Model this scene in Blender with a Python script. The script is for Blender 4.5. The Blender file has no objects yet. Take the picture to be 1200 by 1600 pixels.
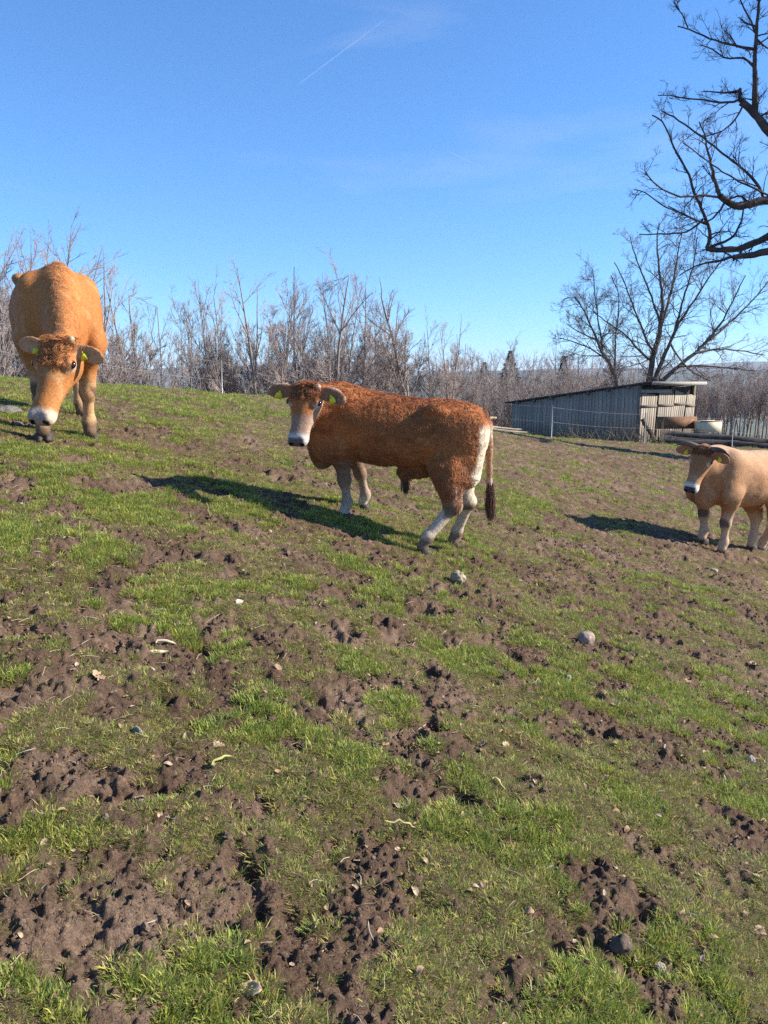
import bpy, bmesh, math, random
import numpy as np
from mathutils import Vector, Matrix

random.seed(7)
rng = np.random.default_rng(7)
scene = bpy.context.scene
COL = scene.collection

# ------------------------------------------------------------------ camera
CAM_H = 1.51                      # metres above the turf the photographer stands on
PITCH = math.radians(9.5)
FPX = 1200.0                      # focal length in pixels of the 1200 x 1600 photograph
cam_data = bpy.data.cameras.new("camera")
cam_data.sensor_fit = 'VERTICAL'
cam_data.sensor_height = 32.0
cam_data.lens = 32.0 * FPX / 1600.0
cam_data.clip_start = 0.05
cam_data.clip_end = 60000.0
cam = bpy.data.objects.new("camera", cam_data)
cam.location = (0, 0, CAM_H)
cam.rotation_euler = (math.radians(90) - PITCH, 0, 0)
COL.objects.link(cam)
scene.camera = cam

# ------------------------------------------------------------------ sky, sun, exposure
SUN_EL = math.radians(31.0)
SUN_AZ = math.radians(1.0)       # from +X (right of the picture) towards +Y; negative = slightly behind the camera
world = bpy.data.worlds.new("World")
scene.world = world
world.use_nodes = True
wn, wl = world.node_tree.nodes, world.node_tree.links
wn.clear()
w_out = wn.new('ShaderNodeOutputWorld')
w_bg = wn.new('ShaderNodeBackground')
w_sky = wn.new('ShaderNodeTexSky')
w_sky.sky_type = 'NISHITA'
w_sky.sun_disc = False
w_sky.sun_elevation = SUN_EL
w_sky.sun_rotation = math.radians(90) - SUN_AZ
w_sky.altitude = 600.0
w_sky.air_density = 1.0
w_sky.dust_density = 0.0
w_sky.ozone_density = 6.0
w_gam = wn.new('ShaderNodeGamma'); w_gam.inputs['Gamma'].default_value = 0.92
w_tint = wn.new('ShaderNodeMix'); w_tint.data_type = 'RGBA'; w_tint.blend_type = 'MULTIPLY'
w_tint.inputs[0].default_value = 1.0; w_tint.inputs[7].default_value = (.475, .805, 1.05, 1)
w_bg.inputs['Strength'].default_value = 0.123
wl.new(w_sky.outputs[0], w_gam.inputs['Color'])
wl.new(w_gam.outputs[0], w_tint.inputs[6])
# a breath of thin cirrus
w_co = wn.new('ShaderNodeTexCoord')
w_map = wn.new('ShaderNodeMapping'); w_map.inputs['Rotation'].default_value = (.2, .35, .5); w_map.inputs['Scale'].default_value = (1.6, 5.0, 6.5)
w_noi = wn.new('ShaderNodeTexNoise'); w_noi.inputs['Scale'].default_value = 1.3; w_noi.inputs['Detail'].default_value = 7; w_noi.inputs['Roughness'].default_value = .55; w_noi.inputs['Distortion'].default_value = .6
w_rmp = wn.new('ShaderNodeMapRange'); w_rmp.inputs[1].default_value = .54; w_rmp.inputs[2].default_value = .80; w_rmp.inputs[3].default_value = 0; w_rmp.inputs[4].default_value = .22
w_mix = wn.new('ShaderNodeMix'); w_mix.data_type = 'RGBA'; w_mix.inputs[7].default_value = (3.6, 3.8, 4.2, 1)
wl.new(w_co.outputs['Generated'], w_map.inputs['Vector']); wl.new(w_map.outputs[0], w_noi.inputs['Vector'])
wl.new(w_noi.outputs[0], w_rmp.inputs[0]); wl.new(w_rmp.outputs[0], w_mix.inputs[0])
wl.new(w_tint.outputs[2], w_mix.inputs[6])
wl.new(w_mix.outputs[2], w_bg.inputs['Color'])
wl.new(w_bg.outputs[0], w_out.inputs['Surface'])

sun_data = bpy.data.lights.new("sun", 'SUN')
sun_data.energy = 5.0
sun_data.angle = math.radians(0.5)
sun_data.color = (1.0, 0.93, 0.82)
sun = bpy.data.objects.new("sun", sun_data)
SUN_DIR = Vector((math.cos(SUN_EL) * math.cos(SUN_AZ), math.cos(SUN_EL) * math.sin(SUN_AZ), math.sin(SUN_EL)))
sun.rotation_euler = SUN_DIR.to_track_quat('Z', 'Y').to_euler()
sun.location = SUN_DIR * 60
COL.objects.link(sun)

scene.view_settings.view_transform = 'Standard'
scene.view_settings.look = 'None'
scene.view_settings.exposure = 1.03
scene.view_settings.gamma = 1.0
scene.view_settings.use_curve_mapping = False
scene.render.engine = 'CYCLES'
scene.cycles.use_denoising = False
scene.cycles.max_bounces = 6
scene.cycles.diffuse_bounces = 3
scene.cycles.glossy_bounces = 2
scene.cycles.transparent_max_bounces = 8
scene.cycles.volume_bounces = 1
scene.cycles_curves.shape = 'RIBBONS'
scene.render.hair_type = 'STRAND'

# ------------------------------------------------------------------ small helpers
def px_ray(px, py):
    """unit-forward direction of a pixel of the 1200x1600 photograph: (x/y, z/y)"""
    u = (px - 600.0) / FPX
    v = (800.0 - py) / FPX
    up = v * math.cos(PITCH) - math.sin(PITCH)
    fw = math.cos(PITCH) + v * math.sin(PITCH)
    return u / fw, up / fw

def at(px, py, y):
    """point on the ray of a pixel at world depth y"""
    a, b = px_ray(px, py)
    return np.array((a * y, y, CAM_H + b * y))

def tag(o, label=None, cat=None, group=None, kind=None):
    if label: o['label'] = label
    if cat: o['category'] = cat
    if group: o['group'] = group
    if kind: o['kind'] = kind
    return o

def empty(name, loc=(0, 0, 0), rz=0.0):
    o = bpy.data.objects.new(name, None)
    o.empty_display_size = 0.2
    o.location = loc
    o.rotation_euler = (0, 0, rz)
    COL.objects.link(o)
    return o

def mesh_np(name, verts, faces, mat=None, smooth=False, tris=None):
    """mesh data from numpy arrays; faces is (n,4) or (n,3), or a list of such arrays"""
    me = bpy.data.meshes.new(name)
    fl = faces if isinstance(faces, list) else [faces]
    fl = [f for f in fl if len(f)]
    verts = np.asarray(verts, dtype=np.float32)
    me.vertices.add(len(verts))
    me.vertices.foreach_set('co', verts.ravel())
    nl = sum(f.size for f in fl)
    npoly = sum(len(f) for f in fl)
    me.loops.add(nl)
    me.polygons.add(npoly)
    loops = np.concatenate([np.asarray(f, dtype=np.int32).ravel() for f in fl])
    tot = np.concatenate([np.full(len(f), f.shape[1], dtype=np.int32) for f in fl])
    start = np.concatenate([[0], np.cumsum(tot)[:-1]]).astype(np.int32)
    me.loops.foreach_set('vertex_index', loops)
    me.polygons.foreach_set('loop_start', start)
    me.polygons.foreach_set('loop_total', tot)
    if smooth:
        me.polygons.foreach_set('use_smooth', np.ones(npoly, dtype=bool))
    me.update(calc_edges=True)
    if mat: me.materials.append(mat)
    return me

def obj(name, me, parent=None, loc=None, rot=None):
    o = bpy.data.objects.new(name, me)
    COL.objects.link(o)
    if parent: o.parent = parent
    if loc is not None: o.location = loc
    if rot is not None: o.rotation_euler = rot
    return o

def vcol(me, name, rgb):
    a = me.attributes.new(name, 'FLOAT_COLOR', 'POINT')
    c = np.ones((len(me.vertices), 4), dtype=np.float32)
    c[:, :rgb.shape[1]] = rgb
    a.data.foreach_set('color', c.ravel())

def vfloat(me, name, v):
    a = me.attributes.new(name, 'FLOAT', 'POINT')
    a.data.foreach_set('value', np.asarray(v, dtype=np.float32))

# ------------------------------------------------------------------ numpy noise
def _hash(ix, iy, seed):
    h = (ix.astype(np.int64) * 374761393 + iy.astype(np.int64) * 668265263 + seed * 1442695041) & 0xffffffff
    h = ((h ^ (h >> 13)) * 1274126177) & 0xffffffff
    h = h ^ (h >> 16)
    return (h & 0xffffff).astype(np.float32) / np.float32(0xffffff)

def vnoise(x, y, seed=0):
    x0, y0 = np.floor(x), np.floor(y)
    fx, fy = (x - x0).astype(np.float32), (y - y0).astype(np.float32)
    ix, iy = x0.astype(np.int64), y0.astype(np.int64)
    sx = fx * fx * fx * (fx * (fx * 6 - 15) + 10)
    sy = fy * fy * fy * (fy * (fy * 6 - 15) + 10)
    a = _hash(ix, iy, seed); b = _hash(ix + 1, iy, seed)
    c = _hash(ix, iy + 1, seed); d = _hash(ix + 1, iy + 1, seed)
    return (a + (b - a) * sx) * (1 - sy) + (c + (d - c) * sx) * sy      # 0..1

def fbm(x, y, octv=4, seed=0, gain=0.5):
    s = 0.0; amp = 1.0; tot = 0.0
    for i in range(octv):
        ca, sa = math.cos(0.6 * i + .3), math.sin(0.6 * i + .3)
        k = 2.03 ** i
        s = s + amp * vnoise((x * ca - y * sa) * k + 17.3 * i, (x * sa + y * ca) * k - 9.1 * i, seed + i)
        tot += amp; amp *= gain
    return s / tot

def worley(x, y, seed=0):
    """distance to the nearest feature point and that point's random value"""
    x0, y0 = np.floor(x), np.floor(y)
    best = np.full(np.shape(x), 9.0, dtype=np.float32); rv = np.zeros(np.shape(x), dtype=np.float32)
    for i in (-1, 0, 1):
        for j in (-1, 0, 1):
            cx, cy = (x0 + i).astype(np.int64), (y0 + j).astype(np.int64)
            px = cx + _hash(cx, cy, seed); py = cy + _hash(cx, cy, seed + 31)
            d = np.hypot(x - px, y - py).astype(np.float32)
            m = d < best
            best = np.where(m, d, best); rv = np.where(m, _hash(cx, cy, seed + 77), rv)
    return best, rv

def sstep(a, b, x):
    t = np.clip((x - a) / (b - a), 0, 1)
    return t * t * (3 - 2 * t)

# ------------------------------------------------------------------ material helper
class NT:
    def __init__(self, name):
        self.m = bpy.data.materials.new(name)
        self.m.use_nodes = True
        self.n, self.l = self.m.node_tree.nodes, self.m.node_tree.links
        self.b = self.n['Principled BSDF']
        self.b.inputs['Specular IOR Level'].default_value = 0.25
    def add(self, t, **kw):
        nd = self.n.new(t)
        for k, v in kw.items(): setattr(nd, k, v)
        return nd
    def link(self, a, b): self.l.new(a, b)
    def noise(self, scale, detail=4, rough=.55, vec=None, dist=0.0):
        nd = self.add('ShaderNodeTexNoise')
        nd.inputs['Scale'].default_value = scale
        nd.inputs['Detail'].default_value = detail
        nd.inputs['Roughness'].default_value = rough
        nd.inputs['Distortion'].default_value = dist
        if vec is not None: self.link(vec, nd.inputs['Vector'])
        return nd
    def ramp(self, fac, stops):
        nd = self.add('ShaderNodeValToRGB')
        el = nd.color_ramp.elements
        while len(el) < len(stops): el.new(0.5)
        for e, (p, c) in zip(el, stops):
            e.position = p; e.color = (*c, 1) if len(c) == 3 else c
        self.link(fac, nd.inputs[0])
        return nd
    def mix(self, fac, a, b, mode='MIX'):
        nd = self.add('ShaderNodeMix', data_type='RGBA', blend_type=mode)
        if isinstance(fac, (int, float)): nd.inputs[0].default_value = fac
        else: self.link(fac, nd.inputs[0])
        for i, v in ((6, a), (7, b)):
            if isinstance(v, tuple): nd.inputs[i].default_value = (*v, 1)
            else: self.link(v, nd.inputs[i])
        return nd.outputs[2]
    def bump(self, height, strength=.5, dist=.01):
        nd = self.add('ShaderNodeBump')
        nd.inputs['Strength'].default_value = strength
        nd.inputs['Distance'].default_value = dist
        self.link(height, nd.inputs['Height'])
        self.link(nd.outputs[0], self.b.inputs['Normal'])
    def attr(self, name):
        return self.add('ShaderNodeAttribute', attribute_name=name)
    def obj_co(self):
        return self.add('ShaderNodeTexCoord').outputs['Object']
    def color(self, c):
        if isinstance(c, tuple): self.b.inputs['Base Color'].default_value = (*c, 1)
        else: self.link(c, self.b.inputs['Base Color'])
    def rough(self, r): self.b.inputs['Roughness'].default_value = r

def plain(name, c, rough=.7, var=.25, scale=8.0, spec=.25, bump=0.0, bscale=40.0):
    """a colour with uneven tone"""
    t = NT(name)
    co = t.obj_co()
    n = t.noise(scale, 5, .6, co)
    lo = tuple(v * (1 - var) for v in c); hi = tuple(min(1, v * (1 + var)) for v in c)
    r = t.ramp(n.outputs[0], [(.3, lo), (.7, hi)])
    t.color(r.outputs[0]); t.rough(rough)
    t.b.inputs['Specular IOR Level'].default_value = spec
    if bump:
        nb = t.noise(bscale, 4, .6, co)
        t.bump(nb.outputs[0], bump, .01)
    return t.m

# ------------------------------------------------------------------ shape helpers
def nrm(v):
    v = np.asarray(v, dtype=np.float64)
    return v / (np.linalg.norm(v) + 1e-12)


def tube(pts, rad, sides=8, cap=True):
    pts = np.asarray(pts, dtype=np.float64); n = len(pts)
    T = np.gradient(pts, axis=0); T /= np.linalg.norm(T, axis=1, keepdims=True) + 1e-12
    ref = np.array((0, 0, 1.0)) if abs(T[0, 2]) < .9 else np.array((1.0, 0, 0))
    a = np.cross(T, ref); a /= np.linalg.norm(a, axis=1, keepdims=True) + 1e-12
    b = np.cross(T, a)
    th = np.arange(sides) * 2 * math.pi / sides
    rad = np.broadcast_to(np.asarray(rad, dtype=np.float64), (n,))
    V = pts[:, None, :] + rad[:, None, None] * (a[:, None, :] * np.cos(th)[None, :, None] + b[:, None, :] * np.sin(th)[None, :, None])
    V = V.reshape(-1, 3)
    i = np.arange((n - 1) * sides); r = i // sides; c = i % sides
    Q = np.stack([r * sides + c, r * sides + (c + 1) % sides, (r + 1) * sides + (c + 1) % sides, (r + 1) * sides + c], 1)
    faces = [Q[:, ::-1]]
    if cap:
        c0 = len(V); V = np.concatenate([V, pts[[0]], pts[[-1]]])
        k = np.arange(sides)
        faces.append(np.stack([np.full(sides, c0), k, (k + 1) % sides], 1)[:, ::-1])
        k2 = k + (n - 1) * sides
        faces.append(np.stack([np.full(sides, c0 + 1), (n - 1) * sides + (k + 1) % sides, k2], 1)[:, ::-1])
    return V, faces


def uvsphere(c, r, ax=None, nu=16, nv=10):
    r = np.broadcast_to(np.asarray(r, dtype=float), (3,))
    th = np.linspace(0, math.pi, nv); ph = np.arange(nu) * 2 * math.pi / nu
    P = np.stack([np.sin(th)[:, None] * np.cos(ph), np.sin(th)[:, None] * np.sin(ph), np.repeat(np.cos(th)[:, None], nu, 1)], 2).reshape(-1, 3) * r
    if ax is not None: P = P @ np.asarray(ax)
    i = np.arange((nv - 1) * nu); a = i // nu; b = i % nu
    Q = np.stack([a * nu + b, (a + 1) * nu + b, (a + 1) * nu + (b + 1) % nu, a * nu + (b + 1) % nu], 1)
    return P + np.asarray(c), Q

# ------------------------------------------------------------------ the shape of the hillside
_cp = []
def _plane(x, y):
    p = -1.51 - 0.263 * x + 0.057 * y
    k = 0.25
    return -k * math.log(math.exp(-p / k) + math.exp(-0.10 / k))
for y_ in (-12, -5, 0, 2.5, 5, 7.5):
    for x_ in (-12, -6, -3, -1, 1, 3, 6, 12):
        _cp.append((x_, y_, _plane(x_, y_)))
_cp += [(4.2, 9.3, -2.08), (5.2, 10.4, -2.29), (-3.2, 9.0, -.27), (0, 10.5, -.92), (-6, 12, .07), (-9, 11, .25), (10, 10, -3.35), (16, 12, -4.3),
        (-5.3, 16, -.12), (-9, 16, -.3), (0, 17, -.80), (5, 17, -1.86), (10, 17, -2.7), (16, 20, -3.3),
        (-3.6, 21, -.42), (0, 24, -.96), (4.2, 25, -1.66), (8.3, 26, -2.0), (13.5, 28, -2.32), (22, 30, -3.0),
        (-9, 22, -1.4), (-12, 28, -3.6), (-5, 29, -2.2), (0, 33, -2.9), (6, 36, -2.35), (10.3, 31, -2.43), (14, 35, -2.6), (13, 44, -3.2),
        (-15, 45, -8), (0, 48, -6.5), (22, 44, -3.4), (30, 60, -4.3), (15, 60, -5.4), (0, 66, -10), (-25, 65, -13), (45, 70, -5), (40, 30, -4.5),
        (-20, 14, .3), (-30, 30, -3), (30, 0, -7), (-30, -5, 1.0)]
_cp = np.array(_cp, dtype=np.float64)
def _phi(r2): return 0.5 * r2 * np.log(r2 + 1e-9)
_n = len(_cp)
_d2 = (_cp[:, None, 0] - _cp[None, :, 0]) ** 2 + (_cp[:, None, 1] - _cp[None, :, 1]) ** 2
_A = np.zeros((_n + 3, _n + 3))
_A[:_n, :_n] = _phi(_d2) + 0.4 * np.eye(_n)
_A[:_n, _n] = 1; _A[:_n, _n + 1] = _cp[:, 0]; _A[:_n, _n + 2] = _cp[:, 1]
_A[_n:, :_n] = _A[:_n, _n:].T
_w = np.linalg.solve(_A, np.concatenate([_cp[:, 2] + CAM_H, np.zeros(3)]))

def macro_z(x, y):
    x = np.asarray(x, dtype=np.float64); y = np.asarray(y, dtype=np.float64)
    shp = np.broadcast(x, y).shape
    x = np.broadcast_to(x, shp).ravel(); y = np.broadcast_to(y, shp).ravel()
    out = np.empty(x.size)
    r = np.hypot(x, y - 10)
    s = np.minimum(1, 68.0 / np.maximum(r, 1e-6))             # beyond 68 m continue from the rim
    xc, yc = x * s, 10 + (y - 10) * s
    for a in range(0, x.size, 60000):
        b = a + 60000
        r2 = (xc[a:b, None] - _cp[None, :, 0]) ** 2 + (yc[a:b, None] - _cp[None, :, 1]) ** 2
        out[a:b] = _phi(r2) @ _w[:_n] + _w[_n] + _w[_n + 1] * xc[a:b] + _w[_n + 2] * yc[a:b]
    d = np.maximum(r - 68, 0)
    out -= 190 * (1 - np.exp(-d * 0.11 / 190)) 
    return out.reshape(shp)

def grass_mask(x, y):
    # more turf on the left, trampled mud to the right and at a few patches near the camera
    big = fbm(x * .9 + 3, y * .9 - 8, 3, 11)
    mid = fbm(x * 4.6, y * 4.6, 3, 23)
    # cattle tracks running down the slope on the right
    tx = x * .80 + y * .60; ty = -x * .60 + y * .80
    tr = fbm(tx * 1.0, ty * 4.5, 3, 37)
    sm = fbm(x * 11, y * 11, 2, 41)
    fine = fbm(x * 29, y * 29, 2, 43)
    right = sstep(.3, 4.5, x - .10 * y)
    bias = .055 * sstep(3.8, 2.4, y) - .12 * sstep(.6, 4.0, x + .15 * (y - 6)) * sstep(5.0, 8.5, y) + .055 * sstep(.5, -2, x) * sstep(3.2, 5, y) + .03 * sstep(4, 1, x) * sstep(3.2, 5, y)
    bias = bias - .05 * np.exp(-(((x + .75) / .5) ** 2 + ((y - 1.75) / .3) ** 2)) - .06 * np.exp(-(((x - .1) / .5) ** 2 + ((y - 2.45) / .35) ** 2))
    v = (big - .5) * .20 + (mid - .5) * (1.05 - .3 * right) + (tr - .5) * (.12 + .40 * right) + (sm - .5) * .70 + (fine - .5) * .55 + .004 + bias
    return sstep(-.045, .085, v)

def micro_z(x, y, G=None):
    if G is None: G = grass_mask(x, y)
    mud = 1 - G
    f = (1.0 - sstep(22, 45, y)) 
    z = .055 * (fbm(x * 1.3, y * 1.3, 2, 51) - .5)
    z = z + .068 * (fbm(x * 5.5, y * 5.5, 3, 61) - .5) * (.5 + .5 * mud)
    tx = x * .80 + y * .60; ty = -x * .60 + y * .80
    z = z + .030 * (fbm(tx * 2.0, ty * 8.0, 2, 67) - .5) * sstep(-1, 2.5, x)
    wx = x + .05 * (fbm(x * 9, y * 9, 2, 5) - .5); wy = y + .05 * (fbm(x * 9 + 40, y * 9, 2, 6) - .5)
    d, rv = worley(wx * 4.3, wy * 4.3, 71)
    d = d / 4.3
    rad = .028 + .045 * rv
    pit = np.where(rv > .58, 1.0, 0.0)
    z = z - pit * (.014 + .042 * mud * rv) * sstep(1.0, .35, d / rad) + pit * .016 * mud * np.exp(-((d / rad - 1.25) / .3) ** 2)
    cl = 1 - np.abs(2 * fbm(x * 17, y * 17, 3, 81) - 1)
    z = z + (.034 + .014 * sstep(3, 6, y)) * (cl - .6) * (.5 + .5 * mud)
    d2, rv2 = worley(wx * 19, wy * 19, 91)
    z = z + .018 * sstep(.55, .1, d2) * rv2 * (.3 + .7 * mud)
    d3, rv3 = worley(wx * 42, wy * 42, 97)
    z = z + .010 * sstep(.6, .15, d3) * rv3 * (.2 + .8 * mud)
    z = z + .020 * (fbm(x * 60, y * 60, 2, 95) - .5) * (.5 + .5 * mud) + .009 * (vnoise(x * 150, y * 150, 99) - .5) * mud * sstep(7, 3, y)
    return z * f + .012 * G

def ground_z(x, y):
    x = np.asarray(x, dtype=np.float64); y = np.asarray(y, dtype=np.float64)
    return macro_z(x, y) + micro_z(x, y)

def gz(x, y): return float(ground_z(np.array([x]), np.array([y]))[0])
def mz(x, y): return float(macro_z(np.array([x]), np.array([y]))[0])

def hit(px, py):
    """where the ray of a pixel meets the hillside"""
    a, b = px_ray(px, py)
    ys = np.concatenate([np.arange(.8, 12, .01), np.arange(12, 70, .05)])
    dz = CAM_H + b * ys - macro_z(a * ys, ys)
    i = np.argmax(dz < 0)
    y = ys[i] if (dz < 0).any() else 30.0
    return np.array((a * y, y, mz(a * y, y)))

# ------------------------------------------------------------------ ground sheet (finer where the pasture is close)
def build_ground():
    ud = np.linspace(-.66, .66, 655)
    uo = .66 + np.geomspace(.01, 5, 22)
    u = np.concatenate([-uo[::-1], ud, uo])
    ex = np.concatenate([-np.geomspace(.05, 40, 22)[::-1], np.zeros(655), np.geomspace(.05, 40, 22)])
    yr = [1.0]
    while yr[-1] < 34: yr.append(yr[-1] + min(.0062 * yr[-1], .0014 * yr[-1] ** 2 + .0008))
    y = np.concatenate([-np.geomspace(40, .3, 14) + .9, yr, np.geomspace(35, 30000, 60)])
    U, Y = np.meshgrid(u, y)
    X = U * (np.maximum(Y, 1.0) + 1.2) + ex[None, :]
    x, yy = X.ravel(), Y.ravel()
    G = grass_mask(x, yy)
    z = macro_z(x, yy) + micro_z(x, yy, G)
    nr, nc = X.shape
    i = np.arange((nr - 1) * nc).reshape(nr - 1, nc)[:, :-1].ravel()
    F = np.stack([i, i + 1, i + nc + 1, i + nc], 1)
    t = NT('pasture_soil')
    co = t.obj_co()
    g = t.attr('grass')
    n1 = t.noise(1.7, 6, .65, co)
    n2 = t.noise(26, 6, .7, co)
    n3 = t.noise(120, 4, .7, co)
    soil = t.ramp(n1.outputs[0], [(.25, (.090, .055, .037)), (.5, (.155, .101, .069)), (.75, (.27, .188, .135))])
    soil2 = t.ramp(n2.outputs[0], [(.3, (.55, .52, .50)), (.52, (1, 1, 1)), (.72, (1.6, 1.5, 1.38))])
    sc = t.mix(1.0, soil.outputs[0], soil2.outputs[0], 'MULTIPLY')
    n4 = t.noise(210, 3, .7, co)
    soil3 = t.ramp(n4.outputs[0], [(.32, (.55, .54, .52)), (.5, (1, 1, 1)), (.68, (1.5, 1.45, 1.38))])
    sc = t.mix(1.0, sc, soil3.outputs[0], 'MULTIPLY')
    thatch = t.ramp(n2.outputs[0], [(.25, (.058, .048, .024)), (.5, (.098, .082, .038)), (.72, (.19, .155, .075))])
    gf = t.add('ShaderNodeMath', operation='MULTIPLY_ADD')
    t.link(n3.outputs[0], gf.inputs[0]); gf.inputs[1].default_value = .7
    sub = t.add('ShaderNodeMath', operation='ADD'); t.link(g.outputs['Fac'], sub.inputs[0]); sub.inputs[1].default_value = -.62
    t.link(sub.outputs[0], gf.inputs[2])
    mr = t.add('ShaderNodeMapRange'); t.link(gf.outputs[0], mr.inputs[0])
    mr.inputs[1].default_value = 0.0; mr.inputs[2].default_value = .45; mr.inputs[3].default_value = 0; mr.inputs[4].default_value = .38
    c = t.mix(mr.outputs[0], sc, thatch.outputs[0])
    # far away: fields and woodland of the lowland
    far = t.attr('far')
    nf = t.noise(.0016, 5, .6, co)
    fc = t.ramp(nf.outputs[0], [(.35, (.035, .045, .03)), (.5, (.07, .085, .04)), (.62, (.13, .13, .07))])
    c = t.mix(far.outputs['Fac'], c, fc.outputs[0])
    t.color(c); t.rough(.95); t.b.inputs['Specular IOR Level'].default_value = .1
    nb = t.noise(75, 6, .75, co)
    nbf = t.noise(260, 4, .75, co)
    hs = t.add('ShaderNodeMath', operation='MULTIPLY_ADD'); t.link(nbf.outputs[0], hs.inputs[0]); hs.inputs[1].default_value = .45; t.link(nb.outputs[0], hs.inputs[2])
    t.bump(hs.outputs[0], 1.0, .016)
    me = mesh_np('ground', np.stack([x, yy, z], 1), F, t.m, smooth=True)
    vfloat(me, 'grass', G)
    vfloat(me, 'far', sstep(90, 400, np.hypot(x, yy)))
    o = obj('ground', me)
    tag(o, 'sloping trampled pasture of brown mud and short grass', None, None, 'structure')
    return o
ground = build_ground()

# far blue ridges on the horizon
def ridge(name, dist, base, h, seed, x0, x1):
    xs = np.linspace(x0, x1, 260) * dist
    hh = base + h * (fbm(xs / dist * 3.0 + seed, xs * 0 + seed, 5, seed, .45))
    rows = []
    for k, (dy, f) in enumerate(((-.18, 0), (-.09, .55), (-.03, .9), (0, 1), (.10, .6), (.25, 0))):
        yy = dist * (1 + dy) + dist * .02 * (fbm(xs / dist * 9, xs * 0 + k, 3, seed + 3) - .5)
        zz = -230 + (hh + 230) * f * (1 + .06 * (fbm(xs / dist * 16, xs * 0 + k * 3.1, 3, seed + 9) - .5) * (f < 1))
        rows.append(np.stack([xs * (1 + dy), yy, zz], 1))
    V = np.concatenate(rows); nc = len(xs)
    i = np.arange((len(rows) - 1) * nc).reshape(len(rows) - 1, nc)[:, :-1].ravel()
    F = np.stack([i, i + 1, i + nc + 1, i + nc], 1)
    me = mesh_np(name, V, F, plain('ridge_wood', (.05, .06, .035), .95, .5, .004), smooth=True)
    return tag(obj(name, me), 'wooded ridge far off in blue haze', None, None, 'structure')
ridge('hills', 5200.0, -80.0, 230.0, 5, -1.3, 1.3)
ridge('hills', 9500.0, 20.0, 420.0, 13, -1.3, 1.3)
# ------------------------------------------------------------------ old plank shed behind the fence
def wood_mat(name, c, var=.35, sc=(30, 30, 1.2), rough=.85):
    t = NT(name)
    co = t.obj_co()
    mp = t.add('ShaderNodeMapping'); mp.inputs['Scale'].default_value = sc
    t.link(co, mp.inputs['Vector'])
    n = t.noise(1.0, 6, .65, mp.outputs[0], .4)
    info = t.add('ShaderNodeObjectInfo')
    lo = tuple(v * (1 - var) for v in c); hi = tuple(v * (1 + var) for v in c)
    r = t.ramp(n.outputs[0], [(.3, lo), (.7, hi)])
    r2 = t.ramp(info.outputs['Random'], [(0, (.82, .81, .80)), (.5, (1, 1, 1)), (1, (1.15, 1.13, 1.1))])
    t.color(t.mix(1.0, r.outputs[0], r2.outputs[0], 'MULTIPLY')); t.rough(rough)
    t.b.inputs['Specular IOR Level'].default_value = .15
    t.bump(n.outputs[0], .5, .01)
    return t.m
MW_GREY = wood_mat('weathered_boards', (.31, .265, .21), .45)
MW_PALE = wood_mat('pale_fascia', (.30, .285, .25), .3)
MW_DARK = wood_mat('dark_bark', (.060, .052, .046), .5, (6, 6, 6), .95)
MW_BEAM = wood_mat('beam_wood', (.17, .14, .11))
MW_FRESH = wood_mat('fresh_wood', (.50, .34, .17), .3)
M_ROOF = plain('roofing_felt', (.075, .068, .062), .9, .4, 3, .1)
M_VOID = plain('shed_inside_shade', (.05, .042, .036), .95, .3, 4)  # near-black colour standing in for the unlit inside of the shed

def box_mesh(name, c, ax, half, mat, jit=0.0, rg=None):
    """box around c with unit axes ax (3x3 rows) and half sizes"""
    ax = np.asarray(ax); half = np.asarray(half)
    V = []
    for sx, sy, sz in ((-1, -1, -1), (1, -1, -1), (1, 1, -1), (-1, 1, -1), (-1, -1, 1), (1, -1, 1), (1, 1, 1), (-1, 1, 1)):
        V.append(ax[0] * sx * half[0] + ax[1] * sy * half[1] + ax[2] * sz * half[2])
    V = np.array(V)
    F = np.array([[0, 3, 2, 1], [4, 5, 6, 7], [0, 1, 5, 4], [1, 2, 6, 5], [2, 3, 7, 6], [3, 0, 4, 7]])
    return mesh_np(name, V, F, mat)

def part_box(name, c, ax, half, mat, parent):
    """part whose mesh sits around its own origin, c given in the parent's space"""
    o = obj(name, box_mesh(name, c, ax, half, mat), parent)
    o.location = c
    return o

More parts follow.
